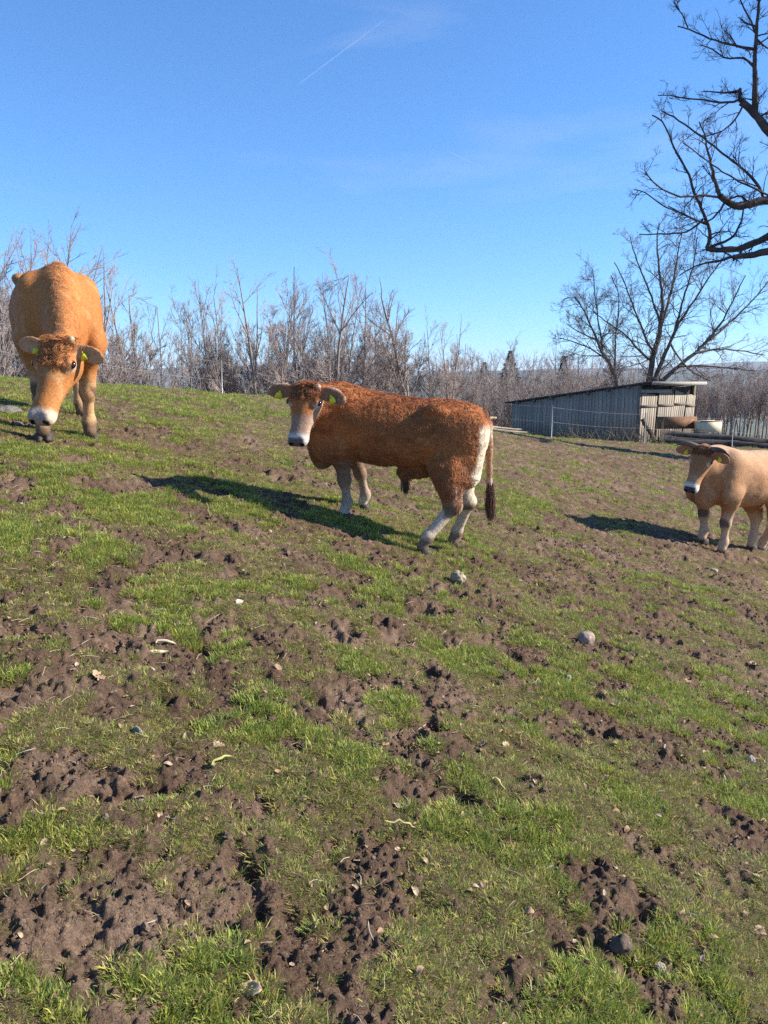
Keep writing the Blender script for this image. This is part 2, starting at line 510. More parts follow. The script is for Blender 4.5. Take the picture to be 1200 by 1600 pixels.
def build_shed():
    A = at(997, 694, 31.0)[:2]; Bk = at(799, 676, 36.0)[:2]
    zg = CAM_H - 2.44
    root = empty('shed', (A[0], A[1], zg))
    tag(root, 'low weathered grey plank shed with mono-pitch roof and leaning doors behind the fence', 'shed')
    sd = (Bk - A); Ls = np.linalg.norm(sd); sd /= Ls
    fd = np.array((-sd[1], sd[0]))
    if fd[0] < 0: fd = -fd
    Lf = 4.3
    zf, zb = 2.40, 1.56                      # wall height at the door end and at the low end
    S = np.array((sd[0], sd[1], 0)); Fd = np.array((fd[0], fd[1], 0)); Z = np.array((0, 0, 1.0))
    hb = lambda t: zf + (zb - zf) * t / Ls
    rg = np.random.default_rng(4)
    # long side: upright boards of unequal width
    t = 0.0
    while t < Ls:
        w = rg.uniform(.13, .21)
        w = min(w, Ls - t)
        if w < .03: break
        top = hb(t + w / 2) - .03; bot = -.25 + rg.uniform(-.02, .08)
        c = S * (t + w / 2) + Z * (top + bot) / 2 - Fd * rg.uniform(0, .012)
        part_box('board', c, [S, Fd, Z], (w / 2 - .006, .014, (top - bot) / 2), MW_GREY, root)
        t += w
    # dark sheet painting the shade behind the long side; low end and far side as plain sheets of boards
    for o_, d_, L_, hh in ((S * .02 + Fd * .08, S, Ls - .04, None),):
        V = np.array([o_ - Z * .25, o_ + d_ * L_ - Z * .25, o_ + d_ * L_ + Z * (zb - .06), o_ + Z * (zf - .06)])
        obj('inside_shade_sheet', mesh_np('inside_shade_sheet', V, np.array([[0, 1, 2, 3]]), M_VOID), root)
    for o_, d_, L_, h0, h1 in ((S * Ls, Fd, Lf, zb, zb), (Fd * Lf, S, Ls, zf, zb)):
        n = int(L_ / .2)
        for i in range(n):
            u = (i + .5) * L_ / n
            h_ = h0 + (h1 - h0) * u / L_ - .03
            nr = Fd if abs(d_ @ S) > .5 else S
            part_box('board', o_ + d_ * u + Z * (h_ - .25) / 2, [d_, nr, Z], (L_ / n / 2 - .005, .014, (h_ + .25) / 2), MW_GREY, root)
    # door front (lit): boards on the left, two crooked double doors, dark gap under the eaves at the right
    def leaf(u0, u1, z0, z1, lean, off, nb, nm):
        lf = obj(nm, box_mesh(nm, None, [Fd, S, Z], ((u1 - u0) / 2, .012, .05), MW_BEAM), root)
        lf.location = Fd * (u0 + u1) / 2 + Z * (z0 + (z1 - z0) * .78) - S * (off + .03)
        for i in range(nb):
            w = (u1 - u0) / nb
            u = u0 + (i + .5) * w - (u0 + u1) / 2
            zz1 = z1 + rg.uniform(-.04, .02)
            ax = np.array([Fd * math.cos(lean) + Z * math.sin(lean), S, -Fd * math.sin(lean) + Z * math.cos(lean)])
            c = ax[0] * u + ax[2] * ((z0 + zz1) / 2 - (z0 + (z1 - z0) * .78)) + S * .032 - S * rg.uniform(0, .008)
            b = obj('board', box_mesh('board', None, ax, (w / 2 - .008, .012, (zz1 - z0) / 2), MW_GREY), lf)
            b.location = c
    leaf(.02, 1.18, -.2, 2.02, -.06, .02, 7, 'door')
    leaf(1.24, 2.45, -.2, 2.05, -.05, .05, 7, 'door')
    leaf(2.50, 3.45, -.2, 2.08, -.16, .04, 6, 'door')
    leaf(3.50, 4.22, -.2, 1.98, -.12, .06, 6, 'door')
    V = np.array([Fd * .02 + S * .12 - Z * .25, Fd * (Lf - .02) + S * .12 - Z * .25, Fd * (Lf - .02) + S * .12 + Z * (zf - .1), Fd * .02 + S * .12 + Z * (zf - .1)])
    obj('inside_shade_sheet', mesh_np('inside_shade_sheet', V, np.array([[0, 1, 2, 3]]), M_VOID), root)  # same dark sheet behind the doors, shade put into its colour
    for u in (.0, 2.47, Lf):
        part_box('post', Fd * u + Z * (zf - .35) / 2 + S * .05, [Fd, S, Z], (.06, .06, (zf + .25) / 2), MW_BEAM, root)
    part_box('lintel', Fd * 1.1 + Z * 2.13 - S * .05, [Fd, S, Z], (1.15, .03, .07), MW_PALE, root)
    # roof with overhang, fascia at the high end
    sl = (zb - zf) / Ls
    R = nrm(S + Z * sl); Nn = np.cross(R, Fd); Nn = Nn if Nn[2] > 0 else -Nn
    cR = S * (Ls / 2 - .05) + Fd * (Lf / 2) + Z * (.5 * (zf + zb) + .045)
    part_box('roof', cR, [R, Fd, Nn], (Ls / 2 + .42, Lf / 2 + .10, .035), M_ROOF, root)
    part_box('fascia', -S * .50 + Fd * (Lf / 2) + Z * (zf + .05), [Fd, S, Z], (Lf / 2 + .04, .018, .065), MW_PALE, root)
    k = 0
    u = .5
    while u < Ls:
        part_box('rafter_end', S * u - Fd * .08 + Z * (hb(u) - .055), [S, Fd, Z], (.045, .10, .055), MW_BEAM, root)
        u += .95
    return root
shed = build_shed()

# ------------------------------------------------------------------ timber lying about the shed
def log(name, a, b, ra, rb, mat, label, cat='log', group=None, bend=.05, seed=0, sides=12):
    rg = np.random.default_rng(seed)
    a, b = np.array(a, dtype=float), np.array(b, dtype=float)
    n = 14
    k = np.linspace(0, 1, n)
    P = a + (b - a) * k[:, None] + np.stack([np.zeros(n), np.interp(k, np.linspace(0, 1, 5), rg.normal(0, bend, 5)), np.interp(k, np.linspace(0, 1, 5), rg.normal(0, bend * .6, 5))], 1)
    r = (ra + (rb - ra) * k) * (1 + rg.normal(0, .05, n))
    v, f = tube(P - a, r, sides)
    v += rg.normal(0, min(ra, rb) * .06, v.shape)
    o = obj(name, mesh_np(name, v, f, mat, True), None, a)
    return tag(o, label, cat, group)
def gpt(px, py, y, dz=0.0):
    p = at(px, py, y); return p
log('felled_log', at(1031, 688, 29.2), at(1235, 704, 27.5), .20, .17, MW_DARK, 'long dark felled trunk lying lowest in the pile beside the shed', seed=1)
log('felled_log', at(1035, 681, 29.6), at(1205, 693, 28.6), .22, .17, MW_DARK, 'thick dark trunk on top of the pile beside the shed', seed=2)
log('felled_log', at(1085, 679, 30.2), at(1245, 698, 29.3), .17, .12, MW_DARK, 'slim dark trunk at the back of the pile below the cream crate', seed=3)
log('felled_log', at(1028, 689, 28.6), at(1160, 697, 28.2), .16, .15, MW_DARK, 'dark log at the front foot of the pile nearest the doors', seed=5)
log('leaning_pole', at(1004, 656, 29.0), at(1027, 697, 28.8), .075, .085, wood_mat('pole_bark', (.13, .09, .055), .4, (6, 6, 6)), 'short brown pole with fresh yellow cut leaning at the shed doors', 'pole', seed=6, bend=.03)
v, f = uvsphere(np.zeros(3), (.085, .05, .075), None, 12, 8)
for i, (p0, p1, y0) in enumerate(((((768), 667), (816, 672), 30.0), ((770, 671), (826, 677), 29.6), ((776, 674), (806, 679), 29.2), ((765, 653), (775, 653.5), 29.8))):
    log('pole', at(p0[0], p0[1], y0), at(p1[0], p1[1], y0 + .3), .055, .045, MW_FRESH if i == 3 else wood_mat('peeled_pole', (.36, .29, .21)),
        ['peeled pole on top of the stack left of the shed', 'peeled pole in the middle of the stack left of the shed', 'short pale pole lowest in the stack left of the shed', 'pale rail end sticking out behind the bull\'s tail'][i], 'pole', seed=20 + i, bend=.02, sides=8)
# rusty sheet and cream crate on the logs
def slab(name, p_tl, p_br, y, thick, mat, label, cat, lean=.0):
    a = at(p_tl[0], p_tl[1], y); b = at(p_br[0], p_br[1], y)
    w, h = b[0] - a[0], a[2] - b[2]
    c = (a + b) / 2
    rot = .0
    o = obj(name, box_mesh(name, None, [np.array((1, 0, 0)), np.array((0, 1, 0)), np.array((0, 0, 1))], (w / 2, thick / 2, h / 2), mat), None, c, (lean, 0, .12))
    return tag(o, label, cat)
o = slab('rusty_sheet', (1026, 651), (1090, 670), 30.6, .03, plain('rust', (.20, .105, .055), .9, .35, 5, .2, .3, 30), 'rust-brown metal sheet standing behind the log pile at the doors', 'sheet', -.1)
tub = empty('crate', at(1105, 666, 30.4)); tag(tub, 'cream painted wooden crate standing on the log pile', 'crate')
MC = plain('cream_paint', (.68, .58, .40), .7, .12, 4, .3)
for nm, c, hf in (('side_panel', (0, -.34, 0), (.42, .02, .22)), ('side_panel', (0, .34, 0), (.42, .02, .22)), ('end_panel', (-.40, 0, 0), (.02, .315, .20)), ('end_panel', (.40, 0, 0), (.02, .315, .20)), ('floor_panel', (0, 0, -.19), (.375, .315, .02)), ('rim', (0, -.345, .21), (.43, .03, .025))):
    part_box(nm, np.array(c), np.eye(3), hf, MC if nm != 'rim' else plain('crate_rust', (.35, .22, .12), .8, .3, 9), tub)

# brushwood heaped at the shed corner
def brush(name, c, n, spread, ln, seed, label, cat='brushwood'):
    rg = np.random.default_rng(seed)
    Vs, Fs, off = [], [], 0
    for i in range(n):
        p = np.array((rg.normal(0, spread), rg.normal(0, spread * .5), 0))
        d = nrm((rg.normal(0, .8), rg.normal(0, .5), rg.uniform(.15, 1.1)))
        L = ln * rg.uniform(.4, 1.2)
        k = np.linspace(0, 1, 5)[:, None]
        P = p + d * L * k + np.cumsum(rg.normal(0, .04 * L, (5, 3)), 0) * k
        v, f = tube(P, np.linspace(.012, .004, 5) * rg.uniform(.6, 1.6), 4, False)
        Vs.append(v); Fs.append(f[0] + off); off += len(v)
    o = obj(name, mesh_np(name, np.concatenate(Vs), np.concatenate(Fs), MW_BEAM), None, c)
    return tag(o, label, cat, None, None)
brush('brushwood', (at(968, 690, 29.0)[0], 29.0, mz(at(968, 690, 29.0)[0], 29.0)), 60, .5, .9, 5, 'tangle of dry sticks heaped at the front corner of the shed')
brush('brushwood', (at(1020, 694, 28.4)[0], 28.4, mz(at(1020, 694, 28.4)[0], 28.4)), 46, .6, .8, 6, 'low heap of twigs in front of the shed doors')
brush('dry_weeds', (at(906, 681, 29.5)[0], 29.5, mz(at(906, 681, 29.5)[0], 29.5)), 60, .4, .7, 7, 'dry pale weeds growing against the long side of the shed', 'weeds')

# ------------------------------------------------------------------ electric fence: thin posts and two wires each span
M_POST = plain('fence_post_plastic', (.55, .54, .50), .5, .1, 10, .3)
M_WIRE = plain('fence_wire', (.30, .30, .30), .5, .1, 10, .3)
def build_fence():
    spec = [(-95, 11.0), (-8, 13.5), (118, 15.2), (348, 21.0), (462, 24.5), (640, 26.0), (863, 25.5), (1010, 27.0), (1148, 28.0), (1330, 29.5)]
    lab = ['thin pale fence post beyond the left edge of the picture', 'thin pale fence post behind the grazing cow at the left edge', 'thin pale fence post hidden behind the grazing cow',
           'thin pale fence post among the trees between the grazing cow and the bull', 'white fence post sticking up behind the bull\'s head', 'thin fence post hidden behind the back of the bull',
           'white fence post in front of the long dark shed wall', 'thin pale fence post before the shed doors', 'white fence post above the back of the horned cow', 'thin pale fence post beyond the right edge of the picture']
    tops = []
    for (px, y), lb in zip(spec, lab):
        x = px_ray(px, 640)[0] * y
        z = mz(x, y)
        root = empty('fence_post', (x, y, z)); tag(root, lb, 'fence post', 'posts of the electric fence')
        lean = rng.normal(0, .02, 2)
        P = np.array([(0, 0, -.2), (lean[0] * .5, lean[1] * .5, .5), (lean[0], lean[1], 1.10)])
        v, f = tube(P, [.016, .015, .013], 8)
        obj('shaft', mesh_np('shaft', v, f, M_POST, True), root)
        for h_ in (1.03, .55):
            v, f = tube(np.array([(lean[0] * h_, lean[1] * h_ - .035, h_), (lean[0] * h_, lean[1] * h_ + .02, h_)]), .012, 6)
            obj('insulator', mesh_np('insulator', v, f, M_POST, True), root)
        tops.append(np.array((x + lean[0], y - .035, z)))
    for i in range(len(tops) - 1):
        for j, h_ in enumerate((1.03, .55)):
            k = np.linspace(0, 1, 9)[:, None]
            P = tops[i] * (1 - k) + tops[i + 1] * k
            P[:, 2] += h_ - .05 * np.sin(np.pi * k[:, 0])
            v, f = tube(P - P[0], .0028, 4)
            o = obj('fence_wire', mesh_np('fence_wire', v, f, M_WIRE, True), None, P[0])
            tag(o, '%s fence wire %s' % ('upper' if j == 0 else 'lower', ['left of the grazing cow', 'passing behind the grazing cow', 'running from the grazing cow down to the trees', 'between grazing cow and bull', 'just behind the bull\'s neck', 'behind the back of the bull', 'in front of the shed wall', 'in front of the log pile', 'above the horned cow'][i]), 'wire', 'wires of the electric fence')
build_fence()
# ------------------------------------------------------------------ bare trees
def tubes_batch(P, R, sides):
    """P (m,n,3) polylines, R (m,n) radii -> verts, quads"""
    m, n, _ = P.shape
    T = np.gradient(P, axis=1); T /= np.linalg.norm(T, axis=2, keepdims=True) + 1e-12
    ref = np.where(np.abs(T[:, :1, 2:3]) < .9, np.array((0, 0, 1.0)), np.array((1.0, 0, 0)))
    a = np.cross(T, np.broadcast_to(ref, T.shape)); a /= np.linalg.norm(a, axis=2, keepdims=True) + 1e-12
    b = np.cross(T, a)
    th = np.arange(sides) * 2 * math.pi / sides
    V = P[:, :, None, :] + R[:, :, None, None] * (a[:, :, None, :] * np.cos(th)[:, None] + b[:, :, None, :] * np.sin(th)[:, None])
    base = (np.arange(m) * n * sides)[:, None, None]
    r = (np.arange(n - 1) * sides)[None, :, None]
    c = np.arange(sides)[None, None, :]; c1 = (c + 1) % sides
    Q = np.stack([base + r + c, base + r + sides + c, base + r + sides + c1, base + r + c1], -1).reshape(-1, 4)
    return V.reshape(-1, 3), Q

def join(parts):
    Vs, Qs, off = [], [], 0
    for v, q in parts:
        Vs.append(v); Qs.append(q + off); off += len(v)
    return np.concatenate(Vs), np.concatenate(Qs)

def grow(rg, start, dirs, length, rad, nseg, wob, up):
    """batch of branches: start (m,3), dirs (m,3), length (m,), rad (m,) -> points, radii"""
    m = len(start)
    P = np.zeros((m, nseg + 1, 3)); P[:, 0] = start
    d = dirs / (np.linalg.norm(dirs, axis=1, keepdims=True) + 1e-9)
    for k in range(nseg):
        d = d + rg.normal(0, wob, (m, 3)) + np.array((0, 0, up))
        d /= np.linalg.norm(d, axis=1, keepdims=True)
        P[:, k + 1] = P[:, k] + d * (length / nseg)[:, None]
    t = np.linspace(0, 1, nseg + 1)
    R = rad[:, None] * (1 - .75 * t[None, :])
    return P, R

def spawn(rg, P, R, per, f0, f1, ang, lenf, radf, L, minr):
    """children of a batch of branches"""
    m, n, _ = P.shape
    t = np.sort(rg.uniform(f0, f1, (m, per)), 1)
    x = t * (n - 1); i = np.minimum(x.astype(int), n - 2); f = (x - i)[..., None]
    rows = np.arange(m)[:, None]
    A, B = P[rows, i], P[rows, i + 1]
    S = A + (B - A) * f
    T = B - A; T /= np.linalg.norm(T, axis=2, keepdims=True) + 1e-9
    r0 = R[rows, i]
    rv = rg.normal(0, 1, T.shape)
    rv -= (rv * T).sum(2, keepdims=True) * T
    rv /= np.linalg.norm(rv, axis=2, keepdims=True) + 1e-9
    an = rg.normal(ang, .18, (m, per, 1))
    D = T * np.cos(an) + rv * np.sin(an)
    ln = L[:, None] * lenf * (1.15 - .65 * t) * rg.uniform(.65, 1.25, (m, per))
    rr = np.maximum(r0 * radf * rg.uniform(.7, 1.1, (m, per)), minr)
    return S.reshape(-1, 3), D.reshape(-1, 3), ln.ravel(), rr.ravel()

def bare_tree(seed, h, stems, spread, r0, per=(13, 7, 6, 4), ang=(.75, .65, .6, .6), up=.06, minr=.006, lenf=(.42, .46, .45, .5), f0=.28, trunk_h=None):
    """returns (trunk mesh arrays, crown mesh arrays), base at the origin"""
    rg = np.random.default_rng(seed)
    st = np.zeros((stems, 3)); st[:, :2] = rg.normal(0, r0 * .6, (stems, 2)); st[:, 2] = -.4
    az = rg.uniform(0, 6.28) + np.arange(stems) * 6.28 / max(stems, 1)
    D = np.stack([np.cos(az) * spread, np.sin(az) * spread, np.ones(stems)], 1) if stems > 1 else np.array([[rg.normal(0, .04), rg.normal(0, .04), 1.0]])
    L = h * rg.uniform(.88, 1.0, stems); R = r0 * rg.uniform(.75, 1.0, stems)
    P0, R0 = grow(rg, st, D, L, R, 9, .05, .02)
    R0 = R0 * np.linspace(1.0, .6, 10)[None, :]
    trunk = [tubes_batch(P0, R0, 7)]
    crown = []
    s, d, l, r = spawn(rg, P0, R0, per[0], f0, .98, ang[0], lenf[0], .52, L, minr * 2.2)
    P1, R1 = grow(rg, s, d, l, r, 6, .06, up)
    trunk.append(tubes_batch(P1, R1, 4))
    s, d, l, r = spawn(rg, P1, R1, per[1], .2, .98, ang[1], lenf[1], .6, l, minr * 1.5)
    P2, R2 = grow(rg, s, d, l, r, 4, .07, up)
    crown.append(tubes_batch(P2, R2, 3))
    s, d, l, r = spawn(rg, P2, R2, per[2], .2, 1.0, ang[2], lenf[2], .65, l, minr)
    P3, R3 = grow(rg, s, d, np.maximum(l, .18), r, 3, .08, up)
    crown.append(tubes_batch(P3, R3, 3))
    s, d, l, r = spawn(rg, P3, R3, per[3], .25, 1.0, ang[3], lenf[3], .7, np.maximum(l, .3), minr * .7)
    P4, R4 = grow(rg, s, d, np.maximum(l, .14), r, 2, .10, up)
    crown.append(tubes_batch(P4, R4, 3))
    return join(trunk), join(crown)

def bark(name, c, var=.35):
    t = NT(name)
    co = t.obj_co()
    n = t.noise(3.0, 5, .65, co)
    lo = tuple(v * (1 - var) for v in c); hi = tuple(v * (1 + var) for v in c)
    r = t.ramp(n.outputs[0], [(.3, lo), (.7, hi)])
    info = t.add('ShaderNodeObjectInfo')
    r2 = t.ramp(info.outputs['Random'], [(0, (.85, .85, .87)), (1, (1.15, 1.12, 1.1))])
    t.color(t.mix(1.0, r.outputs[0], r2.outputs[0], 'MULTIPLY')); t.rough(.9)
    t.b.inputs['Specular IOR Level'].default_value = .1
    return t.m
M_BARK = bark('beech_bark', (.25, .215, .185))
M_TWIG = bark('beech_twigs', (.35, .29, .255))
M_BARKM = bark('ash_bark', (.115, .098, .085))
M_TWIGM = bark('ash_twigs', (.17, .138, .12))
M_BARKD = bark('oak_bark', (.085, .070, .062), .5)
M_TWIGD = bark('oak_twigs', (.085, .066, .058))

def tree_meshes(name, arrs, mt, mc):
    (tv, tq), (cv, cq) = arrs
    return mesh_np(name + '_trunk', tv, tq, mt, True), mesh_np(name + '_crown', cv, cq, mc, True)

# height 10 m prototypes, scaled when they are placed
def crown_tree(seed, trunk_f, n1, a1, l1, per, ang, lenf, r0, minr, up=.035, stems=1, env=(.60, .30, .41)):
    """a tree of about 10 m whose trunk divides into a fan of ascending limbs; the crown fills a rounded envelope (centre height, half width, half height)"""
    rg = np.random.default_rng(seed)
    h = 10.0
    ec = np.array((0, 0, env[0] * h)); er = np.array((env[1], env[1], env[2])) * h
    ph = rg.uniform(0, 6.28, 3)
    def rho(p):
        q = (p - ec) / er
        az = np.arctan2(q[..., 1], q[..., 0])
        lump = 1 + .10 * np.sin(2 * az + ph[0]) + .08 * np.sin(3 * az + 2.2 * q[..., 2] + ph[1]) + .05 * np.sin(5 * q[..., 2] + ph[2])
        return np.linalg.norm(q, axis=-1) / lump
    def trim(P, R, soft):
        e = rho(P[:, -1])
        keep = (e < 1.0) | (rg.random(len(P)) < np.exp(-(e - 1.0) / soft))
        return P[keep], R[keep], keep
    st = np.zeros((stems, 3)); st[:, :2] = rg.normal(0, .22, (stems, 2)) * (stems > 1); st[:, 2] = -.4
    D = np.concatenate([rg.normal(0, .06, (stems, 2)) + (rg.normal(0, .10, (stems, 2)) if stems > 1 else 0), np.ones((stems, 1))], 1)
    P0, R0 = grow(rg, st, D, np.full(stems, h * trunk_f), np.full(stems, r0), 6, .03, 0)
    R0 = np.linspace(1, .72, 7)[None, :] * r0 * rg.uniform(.8, 1.05, (stems, 1))
    s, d, l, r = spawn(rg, P0, R0, n1, .45, 1.0, a1, 1.0, .58, np.full(stems, h * l1), minr * 3)
    s = np.concatenate([s, P0[:, -1]]); d = np.concatenate([d, P0[:, -1] - P0[:, -2]]); l = np.concatenate([l, np.full(stems, h * l1 * 1.1)]); r = np.concatenate([r, R0[:, -1] * .8])
    P1, R1 = grow(rg, s, d, l, r, 9, .03, up)
    R1 = r[:, None] * (1 - .93 * np.linspace(0, 1, 10)[None, :] ** .8)
    e = rho(P1)[..., None]
    P1 = np.where(e > .96, ec + (P1 - ec) / e * (.96 + .05 * np.log(np.maximum(e, .01) / .96)), P1)
    trunk = [tubes_batch(P0, R0, 7), tubes_batch(P1, R1, 5)]
    s, d, l, r = spawn(rg, P1, R1, per[0], .25, .98, ang[0], lenf[0], .7, l, minr * 1.6)
    P2, R2 = grow(rg, s, d, l, r, 5, .04, up); P2, R2, k = trim(P2, R2, .05); l = l[k]; crown = [tubes_batch(P2, R2, 4)]
    s, d, l, r = spawn(rg, P2, R2, per[1], .15, 1.0, ang[1], lenf[1], .6, l, minr * 1.25)
    P3, R3 = grow(rg, s, d, np.maximum(l, .2), r, 3, .05, up); P3, R3, k = trim(P3, R3, .05); l = l[k]; crown.append(tubes_batch(P3, R3, 3))
    s, d, l, r = spawn(rg, P3, R3, per[2], .2, 1.0, ang[2], lenf[2], .7, np.maximum(l, .35), minr)
    P4, R4 = grow(rg, s, d, np.maximum(l, .16), r, 2, .06, up); P4, R4, k = trim(P4, R4, .06); crown.append(tubes_batch(P4, R4, 3))
    return join(trunk), join(crown)

def norm10(arrs):
    (tv, tq), (cv, cq) = arrs
    k = 10.0 / np.percentile(cv[:, 2], 99.7)
    return (tv * k, tq), (cv * k, cq)

PROTO = {}
for i in range(5):      # woodland trees, narrower crowns
    PROTO['beech%d' % i] = (10.0, tree_meshes('beech', norm10(crown_tree(40 + i, .50 + .05 * (i % 3), 9, .36, .50, (10, 8, 4), (.46, .46, .5), (.36, .46, .55), .115, .0058, .03, 1 + (i % 2), (.66, .18 + .02 * (i % 3), .35))), M_BARK, M_TWIG))
for i in range(4):      # freestanding, rounded crowns
    PROTO['round%d' % i] = (10.0, tree_meshes('round', norm10(crown_tree(60 + i, .40 + .03 * i, 15, .48, .62, (12, 9, 4), (.44, .46, .5), (.32, .46, .55), .15, .0058, .02, 1, (.64, .29 + .015 * i, .37))), M_BARK, M_TWIG))
for i in range(2):      # thin poles
    PROTO['pole%d' % i] = (10.0, tree_meshes('pole', norm10(bare_tree(70 + i, 10.0, 1, .1, .07, (16, 5, 4, 3), (.5, .5, .5, .5), .08, .0055, (.20, .42, .46, .5), .35)), M_BARK, M_TWIG))
for i in range(2):      # thicket saplings
    PROTO['thicket%d' % i] = (5.0, tree_meshes('thicket', bare_tree(80 + i, 4.2, 6, .30, .03, (7, 4, 3, 2), (.45, .5, .5, .5), .08, .005, (.35, .45, .5, .5), .15), M_BARK, M_TWIG))

def conifer_mesh(seed, h, w, n=2600):
    rg = np.random.default_rng(seed)
    t = rg.random(n) ** .8
    az = rg.uniform(0, 6.28, n)
    z = h * (.06 + .94 * t)
    rmax = w * (1 - t) ** .95 * (.75 + .35 * np.sin(z * 9 + seed) ** 2) + .06
    rr = rmax * rg.uniform(.2, 1, n) ** .5
    P = np.stack([np.cos(az) * rr, np.sin(az) * rr, z - .25 * rr], 1)
    L = rg.uniform(.16, .34, n) * (h / 7) * (.30 + .7 * (1 - t))
    d = np.stack([np.cos(az), np.sin(az), rg.normal(-.25, .25, n)], 1); d /= np.linalg.norm(d, axis=1, keepdims=True)
    s = np.cross(d, rg.normal(0, 1, (n, 3))); s /= np.linalg.norm(s, axis=1, keepdims=True)
    W = L * .22
    V = np.stack([P - s * W[:, None], P + d * L[:, None], P + s * W[:, None], P - d * L[:, None] * .6], 1).reshape(-1, 3)
    return V, np.arange(n * 4).reshape(n, 4)
M_NEEDLE = plain('dark_needles', (.050, .058, .046), .8, .4, 2)
M_NEEDLEB = plain('brown_needles', (.13, .10, .085), .9, .3, 2)
for i, mt in enumerate((M_NEEDLE, M_NEEDLEB)):
    v, q = conifer_mesh(5 + i, 10.0, 3.0 if i == 0 else 2.6, 5200)
    tv, tq = tubes_batch(np.array([[(0, 0, -.4), (0, 0, 5), (0, 0, 9.6)]], dtype=float), np.array([[.14, .09, .02]]), 6)
    PROTO['conifer%d' % i] = (10.0, (mesh_np('conifer_trunk', tv, tq, M_BARKD, True), mesh_np('conifer_crown', v, q, mt)))

def place_tree(name, kind, px, y, top_py, label, group, rz=None, wide=1.0, cat='tree'):
    """stand a tree on the hillside on the line of a pixel column; its height follows from where its top shows"""
    x = px_ray(px, 600)[0] * y
    z = mz(x, y) - .1
    h = at(px, top_py, y)[2] - z
    h0, (mt, mc) = PROTO[kind]
    s = h / h0
    root = empty(name, (x, y, z), rng.uniform(0, 6.28) if rz is None else rz)
    root.scale = (s * wide, s * wide, s)
    tag(root, label, cat, group)
    obj('trunk', mt, root); obj('crown', mc, root)
    return root

GW = 'bare trees along the hill crest'
row = [  # kind, px, depth, top, label
    ('beech0', -18, 37, 348, 'tall bare tree cut by the left edge of the picture'),
    ('beech2', 22, 40, 352, 'tall bare tree left of the grazing cow\'s back'),
    ('round1', 84, 42, 352, 'spreading bare tree whose crown rises straight above the grazing cow'),
    ('beech3', 52, 45, 378, 'slender bare tree behind the rump of the grazing cow'),
    ('beech1', 130, 44, 395, 'bare tree half hidden by the grazing cow\'s right shoulder'),
    ('round0', 182, 41, 400, 'full-crowned bare tree next right of the grazing cow'),
    ('beech4', 208, 46, 418, 'bare tree with upswept branches second right of the grazing cow'),
    ('beech0', 232, 50, 445, 'shorter bare tree at the right end of the left clump'),
    ('pole0', 272, 44, 455, 'thin lone sapling in the gap between the two clumps of trees'),
    ('pole1', 292, 47, 468, 'second thin sapling in the gap between the clumps'),
    ('beech3', 324, 45, 442, 'narrow bare tree left of the fence post in the gap'),
    ('pole0', 345, 48, 470, 'slim bare tree behind the fence post between cow and bull'),
    ('beech1', 372, 46, 455, 'bare tree at the left end of the middle clump'),
    ('round1', 405, 45, 425, 'bare tree with a rounded crown above the bull\'s left ear'),
    ('pole1', 447, 46, 432, 'thin upright tree rising between two rounded crowns'),
    ('beech2', 468, 48, 440, 'dark-stemmed bare tree right above the bull\'s head'),
    ('round2', 505, 45, 420, 'largest rounded bare crown above the bull\'s shoulder'),
    ('beech4', 540, 50, 428, 'bare tree half merged with the largest rounded crown'),
    ('round1', 572, 46, 440, 'bare tree sloping down at the right end of the middle clump'),
    ('beech0', 600, 52, 478, 'small bare tree just right of the middle clump'),
    ('round3', 658, 47, 458, 'single rounded bare tree standing alone above the bull\'s back'),
    ('beech1', 690, 54, 500, 'small bare tree at the foot of the lone rounded tree'),
    ('beech3', 742, 58, 545, 'low bare tree above the bull\'s rump'),
    ('pole0', 768, 56, 518, 'thin bare tree left of the dark spruce'),
    ('conifer0', 796, 98, 548, 'small dark green spruce poking out above the bare wood'),
    ('conifer0', 756, 100, 566, 'tiny dark spruce just above the bull\'s rump'),
    ('conifer1', 880, 90, 556, 'brownish conical tree behind the left end of the shed'),
    ('round1', 925, 62, 548, 'dense bare tree above the middle of the shed roof'),
    ('round0', 968, 60, 545, 'dense bare tree left of the big tree behind the shed'),
]
for kd, px, y, top, lb in row:
    place_tree('spruce' if kd == 'conifer0' else ('conifer' if kd == 'conifer1' else 'bare_tree'), kd, px, y, top, lb, GW, wide=1.0 if kd[:5] == 'beech' else 1.12)

# slender stems between them
fill = [(-30, 360), (5, 362), (40, 370), (66, 385), (108, 395), (150, 412), (168, 418), (196, 425), (220, 452), (250, 500), (284, 490), (312, 470), (336, 472), (360, 470), (388, 452), (420, 445), (436, 462), (484, 448),
        (522, 436), (552, 446), (586, 468), (612, 505), (636, 490), (676, 480), (704, 508), (724, 540)]
for i, (px, top) in enumerate(fill[::3]):
    place_tree('bare_tree', ['beech1', 'beech4', 'round0', 'beech2', 'beech0', 'round2', 'beech3'][i % 7], px, 44 + (i * 7) % 13, top + rng.normal(0, 6), 'slender bare tree filling the gaps of the crest row', 'slender stems of the crest row', wide=.9)
# saplings filling the foot of the row
kinds = ['thicket0', 'thicket1', 'pole0', 'pole1']
for i in range(7):
    px = -20 + 105 * i + rng.normal(0, 5)
    y = rng.uniform(38, 50)
    top = (520 if px < 260 else 540 if px < 640 else 570) + rng.normal(0, 18)
    place_tree('sapling', kinds[i % 2] if i % 3 else kinds[2 + i % 2], px, y, top, 'bare sapling in the tangle of undergrowth below the crest trees', 'saplings below the crest trees', cat='sapling')
